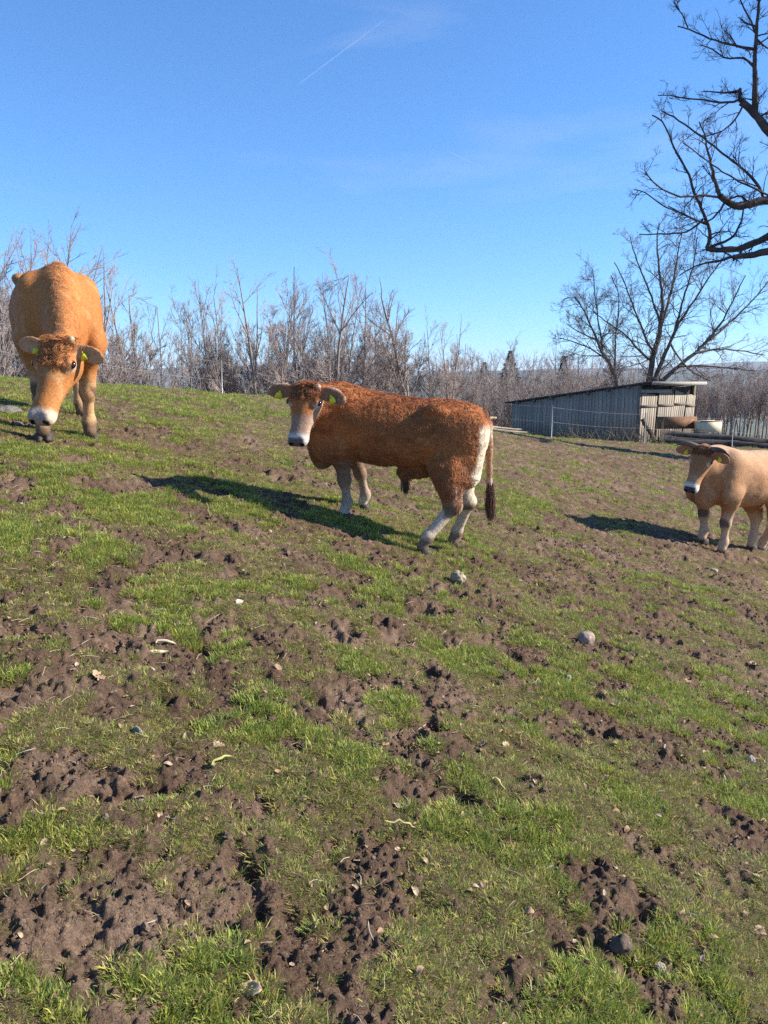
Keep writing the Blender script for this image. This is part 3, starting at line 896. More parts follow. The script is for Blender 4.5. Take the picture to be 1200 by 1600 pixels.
# the wood behind bull and shed, and the one at the right
for i in range(58):
    px = 690 + 5.6 * i + rng.normal(0, 4)
    y = rng.uniform(62, 92)
    top = np.interp(px, [690, 760, 830, 900, 1000], [560, 556, 552, 558, 568]) + rng.normal(0, 7)
    place_tree('bare_tree', ['beech0', 'beech2', 'round0', 'beech4', 'thicket0', 'round1'][i % 6], px, y, top, 'grey-brown bare tree in the dense wood between the bull and the shed', 'trees of the wood behind the shed')
for i in range(52):
    px = 1070 + 3.6 * i + rng.normal(0, 3)
    y = rng.uniform(62, 88)
    top = np.interp(px, [1070, 1120, 1200, 1260], [590, 580, 574, 570]) + rng.normal(0, 5)
    place_tree('bare_tree', ['beech1', 'beech3', 'pole0', 'beech0', 'pole1', 'beech2'][i % 6], px, y, top, 'slim grey bare tree in the dense wood at the right edge', 'trees of the wood at the right edge')

# the wide many-stemmed tree behind the shed, with a smaller one leaning left beside it
def traced_tree(name, label, base_px, y, limbs, r_scale, mats, seed, per=(8, 6, 5), lenf=(.42, .5, .5), minr=.008, trunk=None, up=.05, depth_amp=.12, group=None, dens=2.2, r_k=.62):
    """limbs: list of (radius in photo pixels at start and end, [(px,py)...]); every limb keeps its own depth run"""
    rg = np.random.default_rng(seed)
    if trunk is not None: b = np.array(trunk[0])
    else:
        x = px_ray(base_px, 600)[0] * y; b = np.array((x, y, mz(x, y)))
    root = empty(name, b)
    tag(root, label, 'tree', group)
    tp, cr = [], []
    lib = {}
    S_, D_, L_, R_ = [], [], [], []
    for li, (r0, r1, pts, *opt) in enumerate(limbs):
        slope = opt[0] if opt else rg.uniform(-1, 1) * depth_amp
        y0 = opt[1] if len(opt) > 1 else None
        pts = np.array(pts, dtype=float)
        seg = np.concatenate([[0], np.cumsum(np.hypot(*np.diff(pts, axis=0).T))])
        n = max(6, int(seg[-1] / 9))
        q = np.linspace(0, seg[-1], n)
        X = np.interp(q, seg, pts[:, 0]); Y = np.interp(q, seg, pts[:, 1])
        ker = np.array((.25, .5, .25))
        for A in (X, Y):
            A[1:-1] = np.convolve(A, ker, 'valid')
            A[1:-1] += rg.normal(0, .5, n - 2)
        start_y = y0 if y0 is not None else y
        if opt and len(opt) > 2:          # branches off another limb: take its depth there
            Xo, Yo, Do = lib[opt[2]]
            j = np.hypot(Xo - X[0], Yo - Y[0]).argmin(); start_y = Do[j]
        dep = start_y + slope * q / FPX * y
        lib[li] = (X, Y, dep)
        P = np.array([at(a, c, d) for a, c, d in zip(X, Y, dep)]) - b
        k = np.linspace(0, 1, n)
        R = r_k * (r0 + (r1 - r0) * k ** .7) / FPX * y * (1 + rg.normal(0, .05, n))
        tp.append(tubes_batch(P[None], R[None], 8 if r0 > 3 else 5))
        # twigs all along
        ln = seg[-1] / FPX * y
        m = int(ln * dens) + 2
        s, d, l, r = spawn(rg, P[None], R[None], m, .05, 1.0, .85, lenf[0], .5, np.array([min(ln, 2.6)]), minr * 1.6)
        S_.append(s); D_.append(d); L_.append(l); R_.append(np.minimum(r, minr * 4))
    s, d, l, r = np.concatenate(S_), np.concatenate(D_), np.concatenate(L_), np.concatenate(R_)
    P1, R1 = grow(rg, s, d, l, r, 5, .22, up); cr.append(tubes_batch(P1, R1, 4))
    s, d, l, r = spawn(rg, P1, R1, per[0], .15, 1.0, .7, lenf[1], .65, l, minr)
    P2, R2 = grow(rg, s, d, np.maximum(l, .2), r, 4, .2, up); cr.append(tubes_batch(P2, R2, 3))
    s, d, l, r = spawn(rg, P2, R2, per[1], .2, 1.0, .6, lenf[2], .7, np.maximum(l, .25), minr * .75)
    P3, R3 = grow(rg, s, d, np.maximum(l, .12), r, 3, .2, up); cr.append(tubes_batch(P3, R3, 3))
    if trunk is not None:
        P = np.array(trunk) - b
        tp.insert(0, tubes_batch(P[None], np.array(trunk_r_of(trunk, r_scale))[None], 14))
    v, q = join(tp); obj('trunk', mesh_np('trunk', v, q, mats[0], True), root)
    v, q = join(cr); obj('crown', mesh_np('crown', v, q, mats[1], True), root)
    return root
def trunk_r_of(trunk, r): return np.linspace(r[0], r[1], len(trunk))

traced_tree('bare_tree', 'wide spreading bare tree with several stems right behind the shed', 1015, 41.0, [
    (9, 5, [(1014, 640), (1013, 600), (1020, 560), (1031, 520)], .0),
    (5, 1, [(1031, 520), (1036, 470), (1030, 420), (1026, 370), (1030, 348)], .0),
    (4, 1, [(1028, 530), (1042, 480), (1055, 430), (1060, 390), (1066, 362)], .1),
    (6, 3, [(1016, 610), (1030, 575), (1045, 540), (1060, 505)], -.1),
    (3, 1, [(1060, 505), (1085, 470), (1110, 430), (1130, 405)], -.2),
    (3, 1, [(1055, 515), (1070, 460), (1085, 410), (1090, 370)], -.1),
    (6, 3, [(1018, 612), (1040, 590), (1075, 560), (1110, 530)], .2),
    (3, 1, [(1110, 530), (1145, 500), (1180, 465), (1200, 440)], .3),
    (3, 1, [(1085, 552), (1120, 545), (1160, 548), (1195, 555)], .3),
    (3, 1, [(1060, 572), (1100, 572), (1140, 575), (1180, 580)], .1),
    (3, 1, [(1022, 555), (1005, 520), (990, 480), (975, 440), (960, 410)], -.2),
    (3, 1, [(1020, 565), (1000, 550), (975, 520), (950, 505), (930, 490)], .2),
    (3, 1, [(1033, 510), (1020, 470), (1005, 430), (990, 395), (985, 370)], .2),
    (3, 1, [(1100, 538), (1130, 500), (1150, 460), (1165, 430)], -.2),
    (2.5, 1, [(1047, 535), (1060, 560), (1085, 585), (1110, 595)], -.2)],
    1.0, (M_BARKM, M_TWIGM), 71, (7, 6), (.75, .55, .5), .0070, up=.06, group=None, dens=2.8, r_k=.72)
traced_tree('bare_tree', 'slender bare tree leaning left behind the shed roof', 966, 40.0, [
    (5.5, 3.5, [(968, 640), (966, 602), (958, 578), (940, 550)], .0),
    (3.5, 1, [(940, 550), (928, 520), (915, 490), (900, 462), (880, 468)], .0),
    (2.8, 1, [(943, 556), (935, 500), (930, 460), (926, 420)], .1),
    (2.8, 1, [(960, 580), (962, 540), (965, 500), (968, 460), (955, 430)], -.1),
    (2.5, 1, [(948, 562), (925, 545), (900, 535), (875, 528)], .2),
    (2.5, 1, [(930, 530), (905, 520), (885, 505)], -.2)],
    1.0, (M_BARKM, M_TWIGM), 72, (9, 7), (.75, .55, .5), .0070, up=.06, dens=3.2)

# the old oak whose trunk stands outside the picture on the right
TX, TY = 13.6, 22.0
tb = mz(TX, TY)
oak_trunk = [(TX, TY, tb - .4), (TX - .05, TY, tb + 1.8), (TX + .05, TY, tb + 4.5), (TX - .1, TY + .05, tb + 7.5), (TX, TY, tb + 10.5), (TX - .25, TY, tb + 13.5), (TX - .4, TY, tb + 17)]
def oak_from(pz):
    """photo pixel of the trunk at height pz above its foot"""
    z = tb + pz - CAM_H
    x, y = TX / TY, z / TY
    fw = math.cos(PITCH); 
    # invert px_ray
    v = (y * math.cos(PITCH) + math.sin(PITCH)) / (math.cos(PITCH) - y * math.sin(PITCH))
    f_ = math.cos(PITCH) + v * math.sin(PITCH)
    return (600 + x * f_ * FPX, 800 - v * FPX)
A1, A2, A3, A5 = oak_from(6.0), oak_from(6.6), oak_from(7.6), oak_from(9.2)
traced_tree('old_oak', 'gnarled dark branches of a big bare oak reaching in from the right edge', 0, TY, [
    (15, 9, [A1, (1290, 395), (1235, 385), (1200, 393)], 0, TY),                                                   # 0
    (9, 5.5, [(1200, 393), (1168, 400), (1146, 402)], -.1, TY, 0),
    (3.5, 1.2, [(1150, 400), (1121, 409), (1098, 411), (1079, 419), (1061, 431)], .3, TY, 1),
    (15, 6, [A2, (1290, 355), (1240, 352), (1200, 369), (1180, 380), (1156, 388), (1129, 391), (1104, 388)], .15, TY),          # 3
    (5, 1.3, [(1104, 388), (1111, 372), (1106, 349), (1094, 322), (1083, 298), (1077, 271), (1059, 244), (1044, 209), (1034, 186), (1019, 180)], -.2, TY, 3),
    (3, 1.2, [(1106, 351), (1079, 341), (1059, 331), (1040, 324), (1020, 310), (1003, 297), (990, 296)], .3, TY, 4),
    (3, 1.2, [(1098, 343), (1085, 356), (1071, 364), (1036, 366), (999, 366)], -.3, TY, 4),
    (3.5, 2, [(1113, 385), (1137, 377), (1150, 366), (1158, 345), (1162, 324)], .1, TY, 3),
    (16, 7, [A3, (1290, 310), (1240, 318), (1200, 312), (1172, 318), (1152, 325), (1137, 316), (1125, 306)], -.15, TY),        # 8
    (5, 1.2, [(1125, 306), (1117, 287), (1113, 263), (1104, 232), (1102, 209), (1092, 190)], .2, TY, 8),
    (3.2, 1.2, [(1123, 308), (1098, 304), (1067, 310), (1040, 298), (1017, 283), (1008, 268)], -.3, TY, 8),
    (2.6, 1.2, [(1131, 318), (1117, 341), (1098, 350), (1076, 339), (1044, 322)], .2, TY, 8),
    (3.5, 1.5, [(1195, 318), (1191, 298), (1172, 275), (1152, 256), (1129, 240), (1106, 221), (1083, 205), (1059, 186), (1036, 174)], .25, TY, 8),
    (3, 1.2, [(1225, 316), (1200, 304), (1172, 291), (1145, 279), (1117, 260), (1090, 240), (1067, 223)], -.2, TY, 8),
    (3, 2, [(1172, 318), (1162, 306), (1148, 305), (1135, 314)], .1, TY, 8),
    (15, 8, [A5, (1280, 250), (1230, 232), (1200, 206), (1187, 186), (1172, 171), (1158, 159)], .1, TY),           # 15
    (6, 3, [(1158, 159), (1156, 148), (1157, 138)], 0, TY, 15),
    (3, 1.2, [(1156, 141), (1133, 146), (1112, 143), (1098, 143)], .3, TY, 16),
    (3, 1.2, [(1156, 155), (1137, 161), (1121, 159), (1090, 155), (1059, 153), (1042, 147), (1028, 149)], -.2, TY, 15),
    (2.6, 1.2, [(1160, 166), (1145, 194), (1121, 209), (1098, 214)], .2, TY, 15),
    (8, 5, [(1179, 178), (1179, 160), (1181, 136), (1179, 105)], -.1, TY, 15),                                       # 20
    (5, 2, [(1179, 105), (1181, 70), (1183, 39), (1186, 0), (1184, -40), (1190, -80)], -.1, TY, 20),
    (3.2, 1.2, [(1177, 103), (1168, 91), (1152, 89), (1133, 95), (1117, 78), (1094, 70)], .3, TY, 20),
    (3.2, 1.2, [(1179, 77), (1148, 72), (1121, 64), (1102, 58), (1083, 48), (1059, 41)], -.2, TY, 21),
    (1.8, 1, [(1075, 43), (1067, 25), (1056, 10)], .2, TY, 23),
    (2.2, 1, [(1152, 74), (1141, 56), (1131, 47)], -.2, TY, 23),
    (2.6, 1.2, [(1181, 41), (1165, 36), (1155, 27)], .2, TY, 21),
    (2.6, 1.2, [(1182, 55), (1172, 30), (1160, 8), (1152, -10)], -.2, TY, 21),
    (2.6, 1.2, [(1181, 60), (1195, 75), (1215, 80)], .2, TY, 21),
    (3, 1.2, [(1183, 185), (1195, 178), (1205, 172), (1230, 160)], .2, TY, 15),
    (13, 6, [oak_from(11.0), (1300, 120), (1270, 40), (1260, -40)], .2, TY),
    (13, 4, [oak_from(10.2), (1450, 200), (1520, 120), (1560, 30)], .4, TY),
    (12, 4, [oak_from(7.4), (1450, 330), (1530, 290), (1600, 240)], -.4, TY)],
    (.60, .26), (M_BARKD, M_TWIGD), 73, (5, 4), (.34, .5, .5), .0058, trunk=oak_trunk, up=.05, dens=3.4, r_k=.66)
# ------------------------------------------------------------------ cattle: one continuous body surface grown from blended volumes
class Field:
    def __init__(self, lo, hi, h):
        self.h = h; self.lo = np.array(lo, dtype=np.float64)
        n = np.ceil((np.array(hi) - self.lo) / h).astype(int) + 1
        self.ax = [self.lo[i] + h * np.arange(n[i]) for i in range(3)]
        self.D = np.full(n, 0.4, dtype=np.float32)
    def _win(self, lo, hi):
        s = []
        for i in range(3):
            a = int(np.clip(math.floor((lo[i] - self.lo[i]) / self.h), 0, self.D.shape[i] - 1))
            b = int(np.clip(math.ceil((hi[i] - self.lo[i]) / self.h) + 1, a + 1, self.D.shape[i]))
            s.append(slice(a, b))
        return tuple(s)
    def apply(self, fn, lo, hi, k, op='add'):
        m = k + 3 * self.h
        w = self._win(np.array(lo) - m, np.array(hi) + m)
        X, Y, Z = np.meshgrid(self.ax[0][w[0]], self.ax[1][w[1]], self.ax[2][w[2]], indexing='ij')
        d = fn(X.astype(np.float32), Y.astype(np.float32), Z.astype(np.float32))
        a = self.D[w]
        if op == 'add':
            hh = np.maximum(k - np.abs(a - d), 0) / k
            self.D[w] = np.minimum(a, d) - hh * hh * k * .25
        else:
            d = -d
            hh = np.maximum(k - np.abs(a - d), 0) / k
            self.D[w] = np.maximum(a, d) + hh * hh * k * .25
    def mesh(self, smooth=2):
        D = self.D; S = D < 0
        nx, ny, nz = D.shape
        cnt = np.zeros((nx - 1, ny - 1, nz - 1), dtype=np.int8)
        offs = [(i, j, k) for i in (0, 1) for j in (0, 1) for k in (0, 1)]
        for i, j, k in offs:
            cnt += S[i:nx - 1 + i, j:ny - 1 + j, k:nz - 1 + k]
        act = (cnt > 0) & (cnt < 8)
        idx = np.argwhere(act)
        num = np.full(act.shape, -1, dtype=np.int64)
        num[act] = np.arange(len(idx))
        c = np.stack([D[idx[:, 0] + i, idx[:, 1] + j, idx[:, 2] + k] for i, j, k in offs], 1)
        acc = np.zeros((len(idx), 3)); n = np.zeros(len(idx))
        for a in range(8):
            for b in range(a + 1, 8):
                oa, ob = np.array(offs[a]), np.array(offs[b])
                if np.abs(oa - ob).sum() != 1: continue
                m = (c[:, a] < 0) != (c[:, b] < 0)
                t = c[m, a] / (c[m, a] - c[m, b])
                acc[m] += oa + t[:, None] * (ob - oa)
                n[m] += 1
        V = self.lo + (idx + acc / n[:, None]) * self.h
        quads = []
        for ax in range(3):
            o1, o2 = [(1, 2), (2, 0), (0, 1)][ax]
            sl0 = [slice(1, -1)] * 3; sl1 = [slice(1, -1)] * 3
            sl0[ax] = slice(0, -1); sl1[ax] = slice(1, None)
            A, B = S[tuple(sl0)], S[tuple(sl1)]
            for m, flip in ((A & ~B, False), (~A & B, True)):
                e = np.argwhere(m)
                base = e.copy()
                base[:, o1] += 1; base[:, o2] += 1
                def cell(d1, d2):
                    q = base.copy(); q[:, o1] += d1; q[:, o2] += d2
                    return num[q[:, 0], q[:, 1], q[:, 2]]
                q = np.stack([cell(-1, -1), cell(0, -1), cell(0, 0), cell(-1, 0)], 1)
                quads.append(q[:, ::-1] if flip else q)
        Q = np.concatenate(quads)
        Q = Q[(Q >= 0).all(1)]
        # keep the largest connected piece only
        E = np.concatenate([Q[:, [0, 1]], Q[:, [1, 2]], Q[:, [2, 3]], Q[:, [3, 0]]])
        lab = np.arange(len(V))
        for _ in range(400):
            l2 = lab.copy()
            np.minimum.at(l2, E[:, 0], lab[E[:, 1]]); np.minimum.at(l2, E[:, 1], lab[E[:, 0]])
            l2 = l2[l2]
            if (l2 == lab).all(): break
            lab = l2
        big = np.bincount(lab).argmax()
        keep = lab == big
        new = np.cumsum(keep) - 1
        Q = new[Q[keep[Q].all(1)]]; V = V[keep]
        E = np.concatenate([Q[:, [0, 1]], Q[:, [1, 2]], Q[:, [2, 3]], Q[:, [3, 0]]])
        deg = np.bincount(E.ravel(), minlength=len(V))[:, None]
        for it in range(smooth):
            a = np.stack([np.bincount(E[:, 0], V[E[:, 1], i], len(V)) + np.bincount(E[:, 1], V[E[:, 0], i], len(V)) for i in range(3)], 1)
            V = V + .5 * (a / deg - V)
        return V, Q

def f_cap(a, b, ra, rb, side=None, q=1.0):
    a = np.array(a, dtype=np.float32); b = np.array(b, dtype=np.float32)
    ab = b - a; L2 = float(ab @ ab) + 1e-9
    s = None if side is None else np.array(nrm(side), dtype=np.float32)
    def fn(X, Y, Z):
        px, py, pz = X - a[0], Y - a[1], Z - a[2]
        t = np.clip((px * ab[0] + py * ab[1] + pz * ab[2]) / L2, 0, 1)
        dx, dy, dz = px - t * ab[0], py - t * ab[1], pz - t * ab[2]
        r = ra + (rb - ra) * t
        if s is None:
            return np.sqrt(dx * dx + dy * dy + dz * dz) - r
        c = dx * s[0] + dy * s[1] + dz * s[2]
        d2 = dx * dx + dy * dy + dz * dz - c * c + (c / q) ** 2
        d = np.sqrt(np.maximum(d2, 0))
        return (d - r) * (q if q < 1 else 1.0)
    R = max(ra, rb) * max(1, q)
    return fn, np.minimum(a, b) - R, np.maximum(a, b) + R

def f_ell(c, axes, rad):
    c = np.array(c, dtype=np.float32); A = np.array(axes, dtype=np.float32); r = np.array(rad, dtype=np.float32)
    def fn(X, Y, Z):
        p = [X - c[0], Y - c[1], Z - c[2]]
        s = 0
        for i in range(3):
            s = s + ((p[0] * A[i][0] + p[1] * A[i][1] + p[2] * A[i][2]) / r[i]) ** 2
        s = np.sqrt(s + 1e-9)
        return (s - 1) * float(r.min()) 
    ext = np.sqrt(((A * r[:, None]) ** 2).sum(0))
    return fn, c - ext, c + ext

def f_loft(org, ax, st, n=2.3, top_t=.2, bot_t=.1, shear=0.0):
    """st rows: x, top, bottom, half width in the frame ax (rows x,y,z)"""
    org = np.array(org, dtype=np.float32); A = np.array(ax, dtype=np.float32); st = np.array(st)
    def fn(X, Y, Z, raw=False):
        p = [X - org[0], Y - org[1], Z - org[2]]
        x, y, z = [p[0] * A[i][0] + p[1] * A[i][1] + p[2] * A[i][2] for i in range(3)]
        z = z - shear * x
        xc = np.clip(x, st[0, 0], st[-1, 0])
        def interp(col):
            # smooth (Catmull-like) interpolation through a fine table
            xs = np.linspace(st[0, 0], st[-1, 0], 240)
            ys = np.interp(xs, st[:, 0], st[:, col])
            ker = np.hanning(17); ker /= ker.sum()
            pad = np.concatenate([np.full(8, ys[0]), ys, np.full(8, ys[-1])])
            ys2 = np.convolve(pad, ker, 'valid')
            return np.interp(xc, xs, ys2).astype(np.float32)
        top, bot, w = interp(1), interp(2), interp(3)
        c = .5 * (top + bot); h = np.maximum(.5 * (top - bot), .01)
        zz = (z - c) / h
        w = w * (1 - top_t * np.clip(zz, 0, 1) ** 2 - bot_t * np.clip(-zz, 0, 1) ** 2)
        r = ((np.abs(y) / w) ** n + np.abs(zz) ** n) ** (1.0 / n)
        d = (r - 1) * np.minimum(w, h)
        ex = np.maximum(np.maximum(st[0, 0] - x, x - st[-1, 0]), 0)
        return np.where(ex > 0, np.sqrt(np.maximum(d, 0) ** 2 + ex ** 2), d)
    pts = []
    for r in st:
        for sy in (-1, 1):
            for zc in (r[1], r[2]):
                pts.append(org + A[0] * r[0] + A[1] * sy * r[3] + A[2] * (zc + shear * r[0]))
    pts = np.array(pts)
    return fn, pts.min(0) - .02, pts.max(0) + .02

TORSO = [(-.60, .90, .70, .08), (-.57, .955, .62, .17), (-.48, .985, .55, .225), (-.33, 1.0, .50, .225), (-.12, .975, .455, .255),
         (.10, .97, .44, .265), (.25, .985, .44, .24), (.37, .995, .45, .205), (.48, .965, .49, .165), (.57, .91, .56, .11), (.62, .84, .64, .05)]
HEAD = [(-.07, .05, -.12, .11), (-.02, .13, -.18, .18), (.08, .165, -.24, .215), (.20, .165, -.285, .232), (.30, .16, -.285, .232), (.42, .145, -.255, .203), (.56, .125, -.20, .170),
        (.70, .108, -.160, .148), (.82, .105, -.150, .152), (.92, .095, -.14, .160), (.98, .06, -.11, .145), (1.02, .01, -.06, .09)]

def cow_volume(H, P, hz, vox):
    """P: pose dictionary; hz(x,y): ground height under a hoof in cow space. Returns mesh arrays and landmarks"""
    sh = P.get('slope', 0.0); wid = P.get('width', 1.0)
    HL = P['head_len']
    f = nrm(P['face']); nh = np.array(P.get('nhint', (0, 0, 1.0)))
    s = nrm(np.cross(nh, f)); n = np.cross(f, s)
    poll = np.array(P['poll'], dtype=np.float64)
    hw_ = P.get('head_w', 1.0)
    hx = lambda t, y, z: poll + HL * (t * f + y * hw_ * s + z * n)
    B = lambda x, y, z: np.array((x * H, y * H * wid, (z + sh * x) * H))
    legs = P['legs']
    pts = [B(-.75, -.45, -.1), B(.75, .45, 1.15), *[hx(a_, b_, c_) for a_ in (-.3, 1.15) for b_ in (-.72, .72) for c_ in (-.4, .35)]] + [np.array((l[0], l[1], hz(l[0], l[1]) - .02)) for l in legs]
    pts = np.array(pts)
    F = Field(pts.min(0) - .06, pts.max(0) + .06, vox)
    T = [(a * H, b * H, c * H, d * H * wid) for a, b, c, d in P.get('torso', TORSO)]
    F.apply(*f_loft((0, 0, 0), np.eye(3), T, 2.4, .30, .12, sh), k=.02)
    k1 = .055 * H
    # shoulder and hip
    for sy in (-1, 1):
        F.apply(*f_cap(B(.37, sy * .145, .80), B(.45, sy * .165, .56), .14 * H, .105 * H, (0, 1, 0), .60), k=k1)
        F.apply(*f_cap(B(-.41, sy * .12, .77), B(-.37, sy * .15, .58), .165 * H, .125 * H, (0, 1, 0), .62), k=k1)
        F.apply(*f_cap(B(-.53, sy * .095, .84), B(-.475, sy * .12, .53), .085 * H, .092 * H), k=k1)
        F.apply(*f_ell(B(-.27, sy * .19, .93), np.eye(3), (.06 * H, .045 * H, .035 * H)), k=.05 * H)      # hip bone
    F.apply(*f_ell(B(P.get('brisket', .54), 0, .53), np.eye(3), (.11 * H, .085 * H, .12 * H)), k=.07 * H)                    # brisket
    # legs
    marks = {'hoof': [], 'leg': []}
    base = [(.375, .135), (.375, -.135), (-.45, .135), (-.45, -.135)]
    LR = P.get('leg_r', 1.0)
    for i, (lx, ly) in enumerate(legs):
        g = np.array((lx, ly, hz(lx, ly)))
        sy = 1 if base[i][1] > 0 else -1
        ddx, ddy = lx - base[i][0] * H, ly - base[i][1] * H * wid
        dz = g[2] - sh * lx
        def J(x, y, z, fr):
            p = np.array((x * H + ddx * fr, y * H * sy * wid + ddy * fr, z * H))
            p[2] += dz * fr + sh * (x * H) * (1 - fr) + sh * lx * fr
            return p
        if i < 2:
            e = J(.40, .15, .555, .08); el = J(.375, .14, .50, .22); kn = J(.375, .132, .285, .75); fl = J(.365, .132, .105, .97); pa = J(.39, .132, .045, 1.0)
            F.apply(*f_cap(e, el, .10 * H, .078 * H * LR), k=.05 * H)
            F.apply(*f_cap(el, kn, .072 * H * LR, .044 * H * LR), k=.04 * H)
            F.apply(*f_ell(kn + np.array((.006 * H, 0, 0)), np.eye(3), (.048 * H * LR, .044 * H * LR, .055 * H * LR)), k=.03 * H)
            F.apply(*f_cap(kn, fl, .036 * H * LR, .033 * H * LR), k=.03 * H)
        else:
            st = J(-.385, .15, .55, .12); hk = J(-.520, .13, .32, .50); fl = J(-.475, .13, .108, .97); pa = J(-.447, .13, .045, 1.0)
            F.apply(*f_cap(st, hk, .105 * H, .054 * H * LR), k=.07 * H)
            F.apply(*f_cap(hk + np.array((.045 * H, 0, .14 * H)), hk + np.array((.02 * H, 0, .02 * H)), .062 * H, .045 * H), k=.04 * H)
            F.apply(*f_ell(hk + np.array((-.012 * H, 0, .012 * H)), np.eye(3), (.045 * H * LR, .040 * H * LR, .05 * H * LR)), k=.03 * H)
            F.apply(*f_cap(hk, fl, .047 * H * LR, .038 * H * LR), k=.03 * H)
        F.apply(*f_ell(fl, np.eye(3), (.042 * H * LR, .041 * H * LR, .045 * H * LR)), k=.025 * H)
        F.apply(*f_cap(fl, pa, .038 * H * LR, .040 * H * LR), k=.02 * H)
        marks['hoof'].append((pa, g)); marks['leg'].append((kn if i < 2 else hk, fl))
    # neck
    nb = B(.40, 0, .80); nd = nrm(poll - nb)
    side = nrm(np.cross((0, 0, 1), nd)) if abs(nd[2]) < .95 else np.array((0, 1, 0))
    NR = P.get('neck', 1.0)
    F.apply(*f_cap(B(.42, 0, .74), hx(.10, 0, -.10), .185 * H * NR, .185 * HL * NR, side, .70), k=.06 * H)
    F.apply(*f_cap(B(.42, 0, .88), hx(.03, 0, -.02), .085 * H * NR, .13 * HL * NR, side, .8), k=.06 * H)
    # dewlap
    F.apply(*f_cap(hx(.22, 0, -.26), B(P.get('brisket', .54) + .03, 0, .55), .045 * H, .08 * H, side, .40), k=.06 * H)
    if P.get('dewlap'):
        F.apply(*f_cap(hx(.25, 0, -.30), B(.53, 0, .45), .03 * H, .055 * H, side, .4), k=.06 * H)
    # head
    HW = P.get('head_w', 1.0)
    hl = [(a * HL, b * HL, c * HL, d * HL * HW) for a, b, c, d in HEAD]
    hf = f_loft(poll, np.stack([f, s, n]), hl, 2.35, .22, .42)
    F.apply(*hf, k=.05 * HL)
    A = np.stack([f, s, n])
    for sy in (-1, 1):
        F.apply(*f_ell(hx(.29, sy * .197, .075), A, (.085 * HL, .055 * HL, .065 * HL)), k=.06 * HL)       # orbit
        F.apply(*f_ell(hx(.22, sy * .12, -.13), A, (.17 * HL, .085 * HL, .13 * HL)), k=.06 * HL)          # cheek
        F.apply(*f_ell(hx(.945, sy * .085, .02), A, (.085 * HL, .06 * HL, .07 * HL)), k=.05 * HL)         # nostril wing
    F.apply(*f_ell(hx(.02, 0, .10), A, (.09 * HL, .12 * HL, .08 * HL)), k=.07 * HL)                       # poll
    # ears: flattened, cupped
    for sy, e in ((1, P['ear_l']), (-1, P['ear_r'])):
        ev = nrm(e[0] * f + sy * e[1] * s + e[2] * n)
        root = hx(.07, sy * .18, .03)
        op = nrm(P.get('ear_open', .8) * n + .55 * f - np.dot(P.get('ear_open', .8) * n + .55 * f, ev) * ev)
        wv = np.cross(op, ev)
        L = P.get('ear_len', .42) * HL
        c = root + ev * L * .52
        EA = np.stack([ev, wv, op])
        F.apply(*f_cap(root - ev * .02, root + ev * L * .25, .062 * HL, .062 * HL), k=.05 * HL)
        F.apply(*f_ell(c, EA, (L * .52, L * .29, L * .105)), k=.03 * HL)
        F.apply(*f_ell(c + op * L * .135 + ev * L * .05, EA, (L * .42, L * .22, L * .125)), k=.015 * HL, op='sub')
        marks['ear%d' % sy] = (root, ev, wv, op, L)
    for sy in (-1, 1):
        F.apply(*f_ell(hx(1.0, sy * .075, .015), A, (.05 * HL, .026 * HL, .032 * HL)), k=.012 * HL, op='sub')   # nostrils
    if P.get('mouth', True):
        for sy in (-1, 1):
            F.apply(*f_cap(hx(.72, sy * .14, -.085), hx(.99, sy * .10, -.075), .010 * HL, .010 * HL), k=.012 * HL, op='sub')
    # tail
    tp = [B(*p) for p in P['tail']]
    for a, b, ra, rb in zip(tp[:-1], tp[1:], np.linspace(.040, .017, len(tp) - 1), np.linspace(.034, .015, len(tp) - 1)):
        F.apply(*f_cap(a, b, ra * H, max(rb * H, vox * 1.45)), k=.02 * H)
    if P.get('sheath'):
        F.apply(*f_cap(B(-.18, 0, .495), B(-.05, 0, .435), .05 * H, .028 * H), k=.05 * H)
        F.apply(*f_cap(B(-.03, 0, .455), B(-.05, 0, .42), .032 * H, .022 * H), k=.04 * H)
    V, Q = F.mesh(2)
    marks.update(hx=hx, f=f, s=s, n=n, poll=poll, HL=HL, B=B, tail=tp, headfn=hf[0])
    return V, Q, marks

def vert_normals(V, Q):
    nq = np.cross(V[Q[:, 2]] - V[Q[:, 0]], V[Q[:, 3]] - V[Q[:, 1]])
    N = np.stack([sum(np.bincount(Q[:, j], nq[:, i], len(V)) for j in range(4)) for i in range(3)], 1)
    return N / (np.linalg.norm(N, axis=1, keepdims=True) + 1e-12)

def noise3(P, s, seed):
    """cheap 3-D noise from two 2-D slices"""
    a = vnoise(P[:, 0] * s + 3.7, P[:, 1] * s + P[:, 2] * s * .73 + 11, seed)
    b = vnoise(P[:, 2] * s - 5.1, P[:, 0] * s * .61 - P[:, 1] * s + 4, seed + 1)
    return (a + b) * .5

def hide_material(name, bump=.5, scale=60):
    t = NT(name)
    a = t.attr('coat')
    co = t.obj_co()
    nz = t.noise(scale, 4, .65, co)
    m = t.ramp(nz.outputs[0], [(.3, (.72, .70, .68)), (.7, (1.25, 1.27, 1.3))])
    t.color(t.mix(1.0, a.outputs['Color'], m.outputs[0], 'MULTIPLY'))
    t.rough(.75); t.b.inputs['Specular IOR Level'].default_value = .2
    t.bump(nz.outputs[0], bump, .012)
    return t.m

def hair_material(name):
    t = NT(name)
    a = t.attr('coat')
    t.color(a.outputs['Color']); t.rough(.55)
    t.b.inputs['Specular IOR Level'].default_value = .3
    t.b.inputs['Sheen Weight'].default_value = .15
    return t.m

